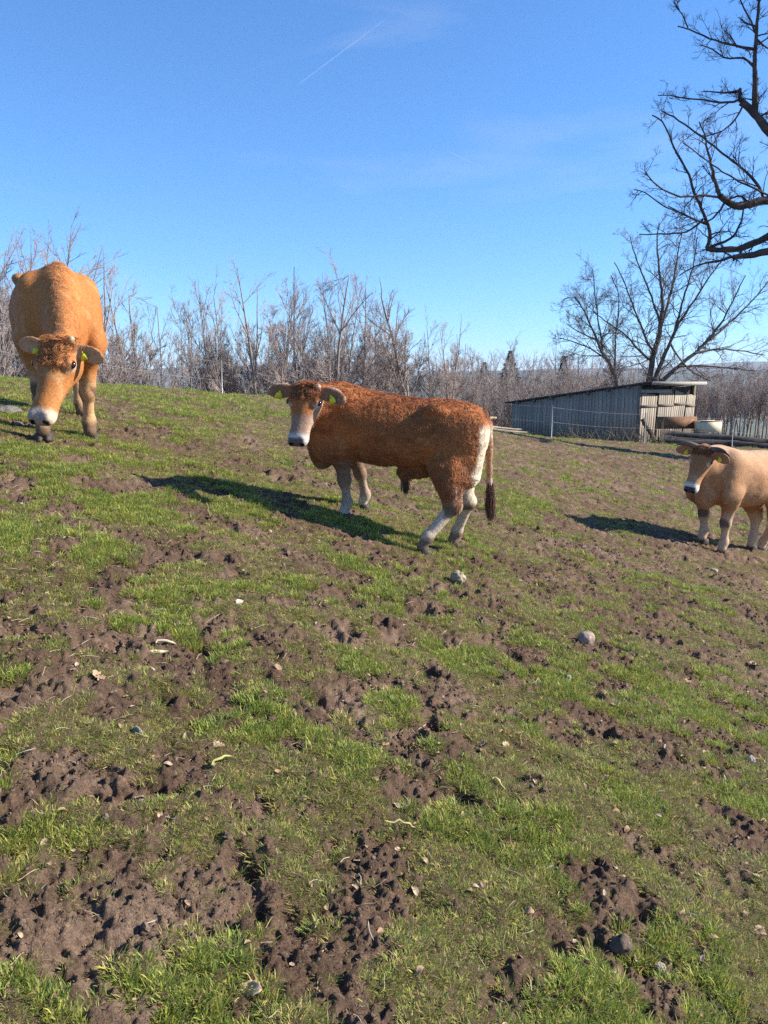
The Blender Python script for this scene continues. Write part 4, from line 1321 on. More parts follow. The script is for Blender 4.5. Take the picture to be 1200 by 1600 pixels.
def make_hair(name, parent, mat, root, N, flow, length, radius, col, lift, curl, clump, seed, npts=5, droop=0.0):
    """strands as a curves object. root,N,flow,col: (n,3); length, radius, lift, curl: (n,)"""
    r = np.random.default_rng(seed)
    n = len(root)
    fl = flow - (flow * N).sum(1, keepdims=True) * N
    fl /= (np.linalg.norm(fl, axis=1, keepdims=True) + 1e-9)
    b = np.cross(N, fl)
    ph = clump * 6.28 * 2
    pts = np.zeros((n, npts, 3))
    pos = root - N * .003
    pts[:, 0] = pos
    for k in range(1, npts):
        t = k / (npts - 1)
        up = lift * (1 - t * .75)
        d = N * up[:, None] + fl * (1 - .5 * up)[:, None] + b * (curl * np.sin(ph + t * 5.0))[:, None] + N * (curl * .5 * np.cos(ph * 1.3 + t * 5.0))[:, None]
        d += r.normal(0, .10, (n, 3))
        d[:, 2] -= droop * t
        d /= np.linalg.norm(d, axis=1, keepdims=True)
        pos = pos + d * (length / (npts - 1))[:, None]
        pts[:, k] = pos
    hc = bpy.data.hair_curves.new(name)
    hc.add_curves([npts] * n)
    hc.position_data.foreach_set('vector', pts.astype(np.float32).ravel())
    ra = hc.attributes.get('radius') or hc.attributes.new('radius', 'FLOAT', 'POINT')
    tap = np.linspace(1, .25, npts)
    ra.data.foreach_set('value', (radius[:, None] * tap[None, :]).astype(np.float32).ravel())
    ca = hc.attributes.new('coat', 'FLOAT_COLOR', 'POINT')
    cc = np.ones((n, npts, 4), dtype=np.float32)
    cc[:, :, :3] = col[:, None, :]
    ca.data.foreach_set('color', cc.ravel())
    hc.materials.append(mat)
    o = bpy.data.objects.new(name, hc)
    COL.objects.link(o)
    o.parent = parent
    return o

def sample_surface(V, Q, N, C, n, w, seed):
    """n random roots on the quads with weight w per vertex"""
    r = np.random.default_rng(seed)
    T = np.concatenate([Q[:, [0, 1, 2]], Q[:, [0, 2, 3]]])
    ar = np.linalg.norm(np.cross(V[T[:, 1]] - V[T[:, 0]], V[T[:, 2]] - V[T[:, 0]]), axis=1) * w[T].mean(1)
    cs = np.cumsum(ar); cs /= cs[-1]
    ti = np.searchsorted(cs, r.random(n))
    a, b = r.random(n), r.random(n)
    m = a + b > 1; a[m] = 1 - a[m]; b[m] = 1 - b[m]
    t = T[ti]; bc = np.stack([1 - a - b, a, b], 1)[:, :, None]
    return (V[t] * bc).sum(1), (N[t] * bc).sum(1), (C[t] * bc).sum(1), t[:, 0]

def hoof_mesh(H, s=1.0):
    """a cloven hoof: two claws side by side, origin at ground level under the pastern, toes along +x"""
    Vs, Fs = [], []
    off = 0
    for sy in (-1, 1):
        rings = []
        for z, xf, xb, w, k in ((0.0, .070, -.050, .030, 0), (.018, .070, -.053, .032, 1), (.045, .050, -.047, .031, 2), (.072, .030, -.040, .027, 3)):
            th = np.linspace(0, 2 * math.pi, 14, endpoint=False)
            cx, rx = (xf + xb) / 2, (xf - xb) / 2
            e = np.sign(np.cos(th)) * np.abs(np.cos(th)) ** .8
            x = cx + rx * e
            wy = w * (1 - .35 * np.clip(e, 0, 1) ** 2)
            y = sy * .034 + wy * np.sin(th) * 1.0 - sy * .008 * np.clip(e, 0, 1)
            rings.append(np.stack([x, y, np.full(14, z)], 1))
        V = np.concatenate(rings); n = 14
        i = np.arange(3 * n); r = i // n; c = i % n
        Q = np.stack([r * n + c, r * n + (c + 1) % n, (r + 1) * n + (c + 1) % n, (r + 1) * n + c], 1)
        cap0 = np.array([[0, k + 1, k] for k in range(1, n - 1)]); cap1 = np.array([[3 * n, 3 * n + k, 3 * n + k + 1] for k in range(1, n - 1)])
        Vs.append(V); Fs += [Q + off, cap0 + off, cap1 + off]
        off += len(V)
    return np.concatenate(Vs) * H * s, Fs

MAT_HOOF = plain('hoof_horn', (.060, .045, .035), .65, .5, 40, .3)
MAT_EYE = plain('eye_dark', (.012, .008, .006), .08, .1, 5, .6)
MAT_TAG = plain('ear_tag_yellow', (.72, .62, .03), .45, .08, 30, .4)
MAT_TAGINK = plain('ear_tag_ink', (.03, .03, .03), .6, .1, 30)

def ear_tag(parent, mk, sy, roll, k=.42, w=.052, h=.058):
    root, ev, wv, op, L = mk
    down = np.array((0, 0, -1.0)) + .1 * ev
    down = nrm(down - np.dot(down, op) * op * .6)
    nn = nrm(op - np.dot(op, down) * down)
    ac = np.cross(down, nn)
    ac = ac * math.cos(roll) + down * math.sin(roll); down2 = np.cross(nn, ac)
    if np.dot(down2, down) < 0: down2 = -down2
    c = root + ev * L * k + nn * L * .07
    prof = [(-.16, 0), (.16, 0), (.22, .25), (.5, .40), (.5, .95), (.42, 1.0), (-.42, 1.0), (-.5, .95), (-.5, .40), (-.22, .25)]
    V = []
    for d in (-.0022, .0022):
        for a, b in prof:
            V.append(c + ac * a * w + down2 * b * h + nn * (d + .012 * b * b))
    n = len(prof)
    F4 = np.array([[i, (i + 1) % n, n + (i + 1) % n, n + i] for i in range(n)])
    F3 = np.array([[0, i + 1, i] for i in range(1, n - 1)] + [[n, n + i, n + i + 1] for i in range(1, n - 1)])
    o = obj('ear_tag', mesh_np('ear_tag', np.array(V), [F4, F3], MAT_TAG), parent)
    # stud and a line of dark characters
    V2, F2 = [], []
    sv, sf = uvsphere(c + down2 * h * .02 + nn * .004, .008, None, 10, 6)
    obj('tag_stud', mesh_np('tag_stud', sv, sf, MAT_TAG, True), o)
    q = []; vv = []
    for row, (b0, b1) in enumerate(((.52, .64), (.70, .90))):
        m = 5 if row == 0 else 4
        for j in range(m):
            a0 = -.36 + .72 * j / m; a1 = a0 + .72 / m * .62
            for a, b in ((a0, b0), (a1, b0), (a1, b1), (a0, b1)):
                vv.append(c + ac * a * w + down2 * b * h + nn * (.0034 + .012 * b * b))
            q.append([len(vv) - 4, len(vv) - 3, len(vv) - 2, len(vv) - 1])
    obj('tag_print', mesh_np('tag_print', np.array(vv), np.array(q), MAT_TAGINK), o)
    return o

def build_cow(name, label, H, loc, heading, P, paint, hairspec, vox, seed):
    """loc: world x,y; heading: world angle of the body axis"""
    root = empty(name, (loc[0], loc[1], mz(*loc)), heading)
    tag(root, label, 'cow', 'cattle on the pasture')
    ch, shh = math.cos(heading), math.sin(heading)
    def hz(x, y):
        wx = loc[0] + x * ch - y * shh; wy = loc[1] + x * shh + y * ch
        return gz(wx, wy) - mz(*loc)
    V, Q, mk = cow_volume(H, P, hz, vox)
    N = vert_normals(V, Q)
    loc_h = np.stack([(V - mk['poll']) @ mk['f'], (V - mk['poll']) @ mk['s'] / P.get('head_w', 1.0), (V - mk['poll']) @ mk['n']], 1) / mk['HL']
    dh = mk['headfn'](V[:, 0].astype(np.float32), V[:, 1].astype(np.float32), V[:, 2].astype(np.float32))
    head = sstep(.05, .015, dh) * (loc_h[:, 0] > -.1)
    for sy in (-1, 1):
        r_, ev, wv, op, L = mk['ear%d' % sy]
        q = (V - r_)
        t = q @ ev / L
        de = np.linalg.norm(q - (q @ ev)[:, None] * ev, axis=1) / L
        mk['earm%d' % sy] = ((t > .1) & (t < 1.25) & (de < .42)).astype(float) * (loc_h[:, 1] * sy > .14)
    info = dict(V=V, N=N, hl=loc_h, head=head, mk=mk, H=H, bn=V / H, hz=hz)
    # height of each point above the turf of its nearest hoof, as a share of H
    hp = np.array([g for _, g in mk['hoof']])
    dd = np.linalg.norm(V[:, None, :2] - hp[None, :, :2], axis=2)
    info['leg_i'] = dd.argmin(1)
    info['lz'] = (V[:, 2] - hp[info['leg_i'], 2]) / H
    info['onleg'] = (info['lz'] < .44) & (dd.min(1) < .22 * H)
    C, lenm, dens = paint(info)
    if P.get('wool'):
        w = P['wool'] * (1 - .8 * head) * sstep(.25, .45, info['lz'])
        V = V + N * (w * (noise3(V, 22, 5) - .5) * 2 + w * .7 * (noise3(V, 55, 9) - .5) * 2)[:, None]
    V = V + N * ((.010 * (noise3(V, 6.5, 15) - .5) + .005 * (noise3(V, 15, 17) - .5)) * (1 - head) * sstep(.2, .45, info['lz']))[:, None]
    me = mesh_np('body', V, Q, hide_material(name + '_hide', P.get('hide_bump', .35)), smooth=True)
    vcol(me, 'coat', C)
    body = obj('body', me, root)
    # hooves
    for i, (pa, g) in enumerate(mk['hoof']):
        hv, hf = hoof_mesh(H, P.get('hoof_s', .95))
        o = obj('hoof', mesh_np('hoof', hv, hf, MAT_HOOF, True), root)
        d = pa - g
        o.location = (pa[0] - .012 * H, pa[1], g[2] - .022); o.scale = (1, 1, .85)
        o.rotation_euler = (0, 0, P.get('hoof_rot', (0, 0, 0, 0))[i])
    # eyes
    for sy in (-1, 1):
        c = mk['hx'](.30, sy * .238, .078)
        v, q = uvsphere(c, (.046 * mk['HL'], .030 * mk['HL'], .034 * mk['HL']), np.stack([mk['f'], mk['s'], mk['n']]), 14, 10)
        obj('eye', mesh_np('eye', v, q, MAT_EYE, True), root)
    # coat
    hm = hair_material(name + '_hair')
    r, n_, c_, vi = sample_surface(V, Q, N, C, hairspec['n'], dens, seed)
    n_ /= np.linalg.norm(n_, axis=1, keepdims=True)
    rg = np.random.default_rng(seed + 5)
    H_ = head[vi][:, None]
    body_flow = np.tile(np.array((-.55, 0, -.62)), (len(r), 1))
    body_flow[:, 1] += .25 * np.sign(r[:, 1])
    legf = info['onleg'][vi][:, None]
    body_flow = np.where(legf, np.array((-.1, 0, -1.0)), body_flow)
    flow = body_flow * (1 - H_) + mk['f'][None, :] * H_
    for sy in (-1, 1):
        flow = np.where(mk['earm%d' % sy][vi][:, None] > 0, mk['ear%d' % sy][1][None, :], flow)
    cl = noise3(r, hairspec.get('clump_s', 28), seed)
    cl2 = noise3(r, hairspec.get('clump_s', 28) * 1.1 + 3, seed + 13)
    flow = flow + hairspec.get('swirl', .4) * np.stack([cl - .5, cl2 - .5, noise3(r, 25, seed + 21) - .5], 1) * 2.2 * (1 - .6 * H_)
    ln = lenm[vi] * rg.uniform(.65, 1.25, len(r))
    var = (rg.normal(1.0, hairspec.get('var', .14), len(r)) * (1 + hairspec.get('patch', .25) * (noise3(r, 14, seed + 2) - .5) * 2))[:, None]
    col = np.clip(c_ * np.clip(var, .45, 1.8) * hairspec.get('gain', 1.15), 0, .85)
    coat = make_hair('coat', root, hm, r, n_, flow, ln, np.full(len(r), hairspec['rad']) * rg.uniform(.7, 1.2, len(r)), col,
              np.full(len(r), hairspec['lift']) * rg.uniform(.6, 1.4, len(r)), np.full(len(r), hairspec['curl']) * (1 - .5 * head[vi]), cl, seed + 9)
    # tail switch
    tp = mk['tail']
    m = hairspec.get('switch', 900)
    tt = rg.random(m) ** .7
    a, b = tp[-2], tp[-1]
    base = a + (b - a) * (.1 + .95 * tt)[:, None] + rg.normal(0, .010 * H, (m, 3))
    dirn = np.tile(nrm(b - a), (m, 1)) + rg.normal(0, .05, (m, 3))
    nn = np.cross(dirn, rg.normal(0, 1, (m, 3))); nn /= np.linalg.norm(nn, axis=1, keepdims=True)
    tc = np.array(P.get('switch_col', (.06, .028, .015)))[None, :] * rg.uniform(.6, 1.5, (m, 1))
    make_hair('tail_switch', root, hm, base, nn, dirn, np.full(m, P.get('switch_len', .17) * H), np.full(m, .0016), tc, np.full(m, .06), np.full(m, .12), rg.random(m), seed + 31, 6, droop=.4)
    return root, mk, info, hm
def mixc(C, m, col):
    m = np.clip(np.asarray(m), 0, 1)[:, None]
    return C * (1 - m) + np.array(col)[None, :] * m

def to_local(pw, loc, heading):
    d = np.array(pw[:2]) - np.array(loc)
    c, s = math.cos(heading), math.sin(heading)
    return (d[0] * c + d[1] * s, -d[0] * s + d[1] * c)

def dir_local(v, heading):
    c, s = math.cos(heading), math.sin(heading)
    return (v[0] * c + v[1] * s, -v[0] * s + v[1] * c, v[2])

def pt_local(pw, loc, heading):
    a = to_local(pw, loc, heading)
    return np.array((a[0], a[1], pw[2] - mz(*loc)))

def face_marks(I, C, white, ring, mz_t=.84, muz=(.15, .11, .10)):
    hl, head = I['hl'], I['head']
    t, y, z = hl[:, 0], hl[:, 1], hl[:, 2]
    jit = .03 * (noise3(I['V'], 40, 3) - .5)
    C = mixc(C, head * sstep(mz_t - .05, mz_t + .05, t + jit) , white)                                   # pale muzzle
    for sy in (-1, 1):                                                                                   # eye rings
        d = np.sqrt(((t - .315) / .085) ** 2 + ((y - sy * .21) / .10) ** 2 + ((z - .06) / .068) ** 2)
        C = mixc(C, head * ring * sstep(1.15, .75, d + 4 * jit), white)
        d2 = np.sqrt(((t - .295) / .062) ** 2 + ((y - sy * .228) / .05) ** 2 + ((z - .078) / .045) ** 2)
        C = mixc(C, head * sstep(1.05, .8, d2), (.02, .014, .012))
    nose = sstep(.915, .945, t) * sstep(-.06, -.045, z) * sstep(.125, .105, np.abs(y))
    C = mixc(C, head * nose, muz)
    for sy in (-1, 1):
        d = np.sqrt(((y - sy * .085) / .042) ** 2 + ((z - .015) / .050) ** 2 + ((t - .99) / .08) ** 2)
        C = mixc(C, head * sstep(1.1, .8, d), (.012, .009, .009))
    mouth = sstep(.016, .006, np.abs(z + .080)) * sstep(.74, .82, t)
    C = mixc(C, head * mouth * .7, (.06, .04, .035))
    return C

def ear_paint(I, C, rim, inner, k=.8):
    for sy in (-1, 1):
        m = I['mk']['earm%d' % sy]
        r_, ev, wv, op, L = I['mk']['ear%d' % sy]
        q = I['V'] - r_
        facing = (I['N'] @ op)
        C = mixc(C, m * sstep(.2, .6, facing) * k, inner)
        w = np.abs(q @ wv) / L; t = q @ ev / L
        edge = np.maximum(sstep(.20, .26, w), sstep(.93, 1.02, t))
        C = mixc(C, m * edge * .8, rim)
    return C

# ------------------------------------------------------------------ young bull, woolly red-brown, standing across the slope
def herd_calf():
    H = 1.14
    fl = hit(541, 813); rl = hit(660, 866); fr = hit(570, 800); rr = hit(708, 851)
    a = math.radians(9)
    heading = math.pi - a
    hd = np.array((math.cos(heading), math.sin(heading))); lf = np.array((-hd[1], hd[0]))
    mid = .5 * (fl[:2] + rl[:2])
    loc = mid - lf * .135 * H * .9 - hd * .09
    L = lambda p: to_local(p, loc, heading)
    slope = (mz(*(loc + hd * .5)) - mz(*(loc - hd * .5)))
    poll_w = at(482, 606, 5.72)
    P = dict(head_len=.45, head_w=1.13, torso=[(a_, b_ + (.018 if -.58 < a_ < -.4 else 0), c_ + .035 + (.03 if -.4 < a_ < -.05 else 0), d_) for a_, b_, c_, d_ in TORSO], slope=slope * .62, width=.90, poll=pt_local(poll_w, loc, heading),
             face=dir_local((-.156, -.436, -.88), heading), nhint=dir_local((-.25, -1.02, .2), heading), legs=[L(fl), L(fr), L(rl), L(rr)], neck=.92, brisket=.49,
             ear_l=(.24, .92, -.04), ear_r=(.12, .95, .04), ear_len=.46, wool=.005, sheath=True, dewlap=True, leg_r=.92,
             tail=[(-.48, 0, .955), (-.57, 0, .945), (-.612, -.01, .87), (-.622, -.03, .70), (-.628, -.05, .50), (-.635, -.06, .38)],
             switch_len=.15, switch_col=(.10, .045, .022), hoof_rot=(.2, .1, .35, .2), hide_bump=.5, hoof_s=.78)
    def paint(I):
        V, bn, lz = I['V'], I['bn'], I['lz']
        n1 = noise3(V, 6, 4); n2 = noise3(V, 18, 8)
        C = np.tile(np.array((.34, .118, .034)), (len(V), 1))
        C = mixc(C, sstep(.42, .72, n1) * .6, (.22, .070, .022))
        C = mixc(C, sstep(.50, .75, n2) * .45, (.42, .17, .052))
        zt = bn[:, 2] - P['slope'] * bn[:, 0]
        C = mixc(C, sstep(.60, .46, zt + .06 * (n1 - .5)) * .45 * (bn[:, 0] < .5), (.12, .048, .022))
        C = mixc(C, sstep(.35, .62, bn[:, 0]) * (1 - I['head']) * sstep(.62, .5, zt) * .6, (.22, .10, .045))  # brisket
        # white rump and insides of the hind legs
        rump = sstep(-.42, -.70, I['N'][:, 0] + .25 * (n2 - .5)) * sstep(-.44, -.52, bn[:, 0]) * sstep(.90, .84, zt) * sstep(.36, .42, lz)
        C = mixc(C, rump, (.64, .52, .38))
        back = sstep(-.45, -.75, I['N'][:, 0]) * (bn[:, 0] < -.30) * sstep(.62, .52, zt) * I['onleg']
        C = mixc(C, back, (.58, .47, .34))
        inner = (bn[:, 0] < -.25) * sstep(.10, .02, I['N'][:, 1] * np.sign(bn[:, 1]) - .1) * sstep(.66, .58, zt)
        C = mixc(C, inner * .85 * (np.abs(bn[:, 1]) < .2), (.58, .47, .35))
        C = mixc(C, (bn[:, 0] < -.2) * sstep(-.40, -.47, bn[:, 0]) * sstep(.46, .40, lz) * sstep(.25, -.1, I['N'][:, 0] * -1 - .3) * .0, (.5, .4, .3))
        # legs: greyish fore, white hind, mud on hocks and over the hooves
        fore = I['onleg'] & (bn[:, 0] > 0)
        hind = I['onleg'] & (bn[:, 0] <= 0)
        C = mixc(C, fore * sstep(.46, .34, lz) * .8, (.22, .155, .115))
        C = mixc(C, fore * sstep(.26, .20, lz) , (.34, .25, .19))
        C = mixc(C, fore * sstep(.11, .07, lz), (.50, .42, .34))
        C = mixc(C, hind * sstep(.36, .27, lz + .05 * (n2 - .5)), (.52, .41, .30))
        C = mixc(C, hind * sstep(.34, .30, lz) * sstep(.20, .26, lz) * sstep(.40, .55, n2) * .9, (.13, .075, .045))
        C = mixc(C, hind * sstep(.13, .08, lz + .05 * (n2 - .5)) * .85, (.13, .09, .065))
        # face
        h = I['head']; t, y, z = I['hl'].T
        C = mixc(C, h * sstep(.45, .62, t + .1 * (n2 - .5)) * .8, (.27, .18, .135))
        C = mixc(C, h * sstep(.52, .72, t) * sstep(.06, -.02, z) * .7, (.26, .18, .14))
        C = mixc(C, h * sstep(.15, .35, t) * sstep(.10, .0, z) * sstep(.09, .14, np.abs(y)) * .55, (.46, .34, .25))
        C = face_marks(I, C, (.50, .44, .38), .9, .85, (.12, .095, .09))
        C = ear_paint(I, C, (.62, .45, .33), (.27, .15, .095))
        # tail: bare greyish dock, brown edge
        tl = (bn[:, 0] < -.605) & (np.abs(bn[:, 1] + .025) < .07)
        C = mixc(C, tl * sstep(.84, .78, zt) * sstep(.48, .54, zt) * .9, (.30, .15, .08))
        C = mixc(C, tl * sstep(.46, .42, zt), (.13, .06, .03))
        C = mixc(C, ((bn[:, 0] < -.57) & (np.abs(bn[:, 1]) < .045)) * sstep(.88, .92, zt), (.16, .06, .025))
        ln = np.full(len(V), .026)
        ln *= 1 - .80 * h * sstep(.0, .3, I['hl'][:, 0])
        ln *= np.where(I['onleg'], .22 + .6 * sstep(.26, .44, lz), 1)
        ln *= 1 + .3 * sstep(.45, .75, noise3(V, 9, 31))
        ln = np.where((bn[:, 0] < -.60), .014, ln)
        dens = 1 + .6 * h
        dens = dens * np.where(h * sstep(.86, .9, I['hl'][:, 0]) > .5, .15, 1)
        for sy in (-1, 1):
            e = I['mk']['earm%d' % sy] > 0
            ln = np.where(e, .018, ln); dens = np.where(e, 2.2, dens)
        return C, ln, dens
    root, mk, I, hm = build_cow('young_bull', 'woolly red-brown young bull with white rump standing across the slope, looking over', H, loc, heading, P, paint,
                     dict(n=140000, rad=.0013, lift=.38, curl=.45, swirl=.6, var=.18, patch=.40, gain=1.3, clump_s=30, switch=1500), .0105, 101)
    ear_tag(root, mk['ear1'], 1, .25, .50)
    ear_tag(root, mk['ear-1'], -1, -.2, .55)
    # horn buds and a whorl of longer hair on the poll
    for sy in (-1, 1):
        v, q = uvsphere(mk['hx'](.03, sy * .165, .115), (.03, .022, .022), None, 10, 8)
        obj('horn_bud', mesh_np('horn_bud', v, q, plain('horn_bud', (.45, .34, .24), .7), True), root)
    poll_curls(root, mk, hm, 2600, .055, (.26, .09, .028), 7, -.05, .22)
    # tuft hanging from the sheath
    rg = np.random.default_rng(3)
    m = 260
    b = mk['B'](-.055, 0, .415)[None, :] + rg.normal(0, .012, (m, 3))
    d = np.tile((-.05, 0, -1.0), (m, 1)) + rg.normal(0, .08, (m, 3))
    nn = np.cross(d, rg.normal(0, 1, (m, 3))); nn /= np.linalg.norm(nn, axis=1, keepdims=True)
    make_hair('belly_tuft', root, hm, b, nn, d, np.full(m, .11), np.full(m, .0016), np.tile((.09, .05, .03), (m, 1)) * rg.uniform(.6, 1.4, (m, 1)), np.full(m, .05), np.full(m, .2), rg.random(m), 4, 5, .3)
    return root

def poll_curls(root, mk, hm, n, ln, col, seed, t0, t1, curl=.7, half=.17):
    rg = np.random.default_rng(seed)
    t = rg.uniform(t0, t1, n); y = rg.normal(0, half * .5, n).clip(-half, half)
    f, s, nn = mk['f'], mk['s'], mk['n']
    hx = mk['hx']
    zt = np.interp(t, [-.07, -.02, .08, .3, .42, .56], [.06, .135, .165, .16, .145, .125])
    zt = zt * np.sqrt(np.clip(1 - (np.abs(y) / .24) ** 2.4, .05, 1))
    P = mk['poll'][None, :] + mk['HL'] * (t[:, None] * f + y[:, None] * s + zt[:, None] * nn)
    N = nn[None, :] + y[:, None] * 2.2 * s + np.where(t[:, None] < .05, -.8, 0) * f
    N /= np.linalg.norm(N, axis=1, keepdims=True)
    cl = noise3(P, 45, seed)
    fl = f[None, :] * .7 + s[None, :] * (noise3(P, 30, seed + 2) - .5)[:, None] * 3 + np.sign(y)[:, None] * s * .3
    c = np.array(col)[None, :] * rg.uniform(.6, 1.5, (n, 1))
    make_hair('forelock', root, hm, P, N, fl, ln * rg.uniform(.6, 1.2, n), np.full(n, .0015), c, np.full(n, .55), np.full(n, curl), cl, seed + 1, 7)

# ------------------------------------------------------------------ big tan cow on the left, walking up to the camera with lowered head
def herd_left():
    H = 1.39
    fl = hit(142, 687); fr = hit(68, 690)
    heading = math.atan2(-.90, .425)
    hd = np.array((math.cos(heading), math.sin(heading))); lf = np.array((-hd[1], hd[0]))
    mid = .5 * (fl[:2] + fr[:2])
    loc = mid - hd * .385 * H
    L = lambda p: to_local(p, loc, heading)
    rr = hit(97, 657)
    slope = (mz(*(loc + hd * .7)) - mz(*(loc - hd * .7))) / 1.4
    lfl, lfr = L(fl), L(fr)
    rl_l = (-.50 * H, .15 * H); rr_l = L(rr)
    poll_w = at(100, 538, mid[1] - .80)
    P = dict(head_len=.62, torso=[(a_, b_, c_, d_ * (1 + .12 * float(sstep(-.2, -.5, np.array(a_))))) for a_, b_, c_, d_ in TORSO], slope=slope * .6, width=1.02, hoof_s=.8, poll=pt_local(poll_w, loc, heading),
             face=dir_local((-.13, -.47, -.87), heading), nhint=dir_local((-.16, -1.15, .3), heading), legs=[lfl, lfr, rl_l, (-.36 * H, -.13 * H)],
             ear_l=(.25, .95, -.10), ear_r=(-.10, .95, -.05), ear_len=.37, leg_r=.97,
             tail=[(-.46, 0, .955), (-.56, 0, .955), (-.625, .0, .88), (-.67, .01, .75), (-.675, .02, .55), (-.68, .02, .38)],
             switch_col=(.25, .13, .05), hoof_rot=(.1, -.1, 0, 0), hide_bump=.3)
    def paint(I):
        V, bn, lz = I['V'], I['bn'], I['lz']
        n1 = noise3(V, 4, 4); n2 = noise3(V, 16, 8)
        C = np.tile(np.array((.41, .160, .046)), (len(V), 1))
        C = mixc(C, sstep(.4, .7, n1) * .6, (.33, .112, .030))
        C = mixc(C, sstep(.62, .8, n2) * .4, (.56, .34, .16))
        zt = bn[:, 2] - P['slope'] * bn[:, 0]
        C = mixc(C, sstep(-.1, -.5, bn[:, 0]) * .55, (.56, .36, .18))
        C = mixc(C, sstep(.2, .5, bn[:, 0]) * .3 * (1 - I['head']), (.45, .17, .045))
        leg = I['onleg']
        C = mixc(C, leg * sstep(.42, .30, lz) * .7, (.52, .33, .17))
        C = mixc(C, (leg & (bn[:, 0] > 0)) * sstep(.34, .30, lz) * sstep(.215, .245, lz) * sstep(.3, .45, n2) * .92, (.10, .058, .035))
        C = mixc(C, leg * sstep(.13, .07, lz + .05 * (n2 - .5)) * .9, (.11, .07, .045))
        h = I['head']; t, y, z = I['hl'].T
        C = mixc(C, h * sstep(.42, .1, t) * .7, (.33, .115, .032))
        C = face_marks(I, C, (.62, .47, .33), .55, .88, (.34, .25, .22))
        C = ear_paint(I, C, (.42, .20, .08), (.50, .28, .15))
        ln = np.full(len(V), .018)
        crest = sstep(.10, .03, np.abs(bn[:, 1])) * sstep(.15, .4, bn[:, 0])
        ln = ln * (1 + .5 * crest)
        ln = np.where(h > .5, .014, ln)
        dens = 1 + .8 * h + .3 * crest
        dens = dens * np.where(h * sstep(.88, .92, t) > .5, .1, 1)
        return C, ln, dens
    root, mk, I, hm = build_cow('grazing_cow', 'large tan cow with curly forehead lowering its head towards the camera', H, loc, heading, P, paint,
                     dict(n=120000, rad=.0012, lift=.24, curl=.15, swirl=.35, var=.20, patch=.3, gain=1.15, clump_s=16), .0125, 201)
    ear_tag(root, mk['ear1'], 1, .2, .30)
    ear_tag(root, mk['ear-1'], -1, -.1, .30)
    v, q = uvsphere(mk['hx'](.02, .17, .13), (.03, .025, .03), None, 10, 8)
    obj('horn_bud', mesh_np('horn_bud', v, q, plain('horn_stump', (.5, .38, .22), .7), True), root)
    poll_curls(root, mk, hm, 2600, .07, (.40, .15, .042), 17, -.06, .30, .8, .18)
    # mane along the crest of the neck
    rg = np.random.default_rng(8)
    m = 1300
    a = mk['B'](.30, 0, 1.0); b = mk['hx'](-.04, 0, .14); c = .5 * (a + b) + np.array((0, 0, .09))
    t = rg.random(m)[:, None]
    p = (1 - t) ** 2 * a + 2 * t * (1 - t) * c + t * t * b
    # drop the roots to the surface of the neck
    tree_pts = I['V']
    out = np.empty_like(p); nor = np.empty_like(p)
    yo = rg.normal(0, .02, m)
    for i in range(0, m, 300):
        q_ = p[i:i + 300].copy(); q_[:, 1] += yo[i:i + 300]
        d = ((q_[:, None, :] - tree_pts[None, ::3, :]) ** 2).sum(2)
        j = d.argmin(1) * 3
        out[i:i + 300] = tree_pts[j] + rg.normal(0, .006, (len(j), 3)); nor[i:i + 300] = I['N'][j]
    fl_ = nrm(b - a)[None, :] * .3 + np.array((0, 1.0, 0))[None, :] * (.75) + rg.normal(0, .15, (m, 3)) + np.array((0, 0, -.4))
    make_hair('mane', root, hm, out, nor, fl_, rg.uniform(.03, .07, m), np.full(m, .0012), np.array((.72, .40, .16))[None, :] * rg.uniform(.7, 1.25, (m, 1)), np.full(m, .5), np.full(m, .35), noise3(out, 25, 3), 61, 6, .2)
    return root

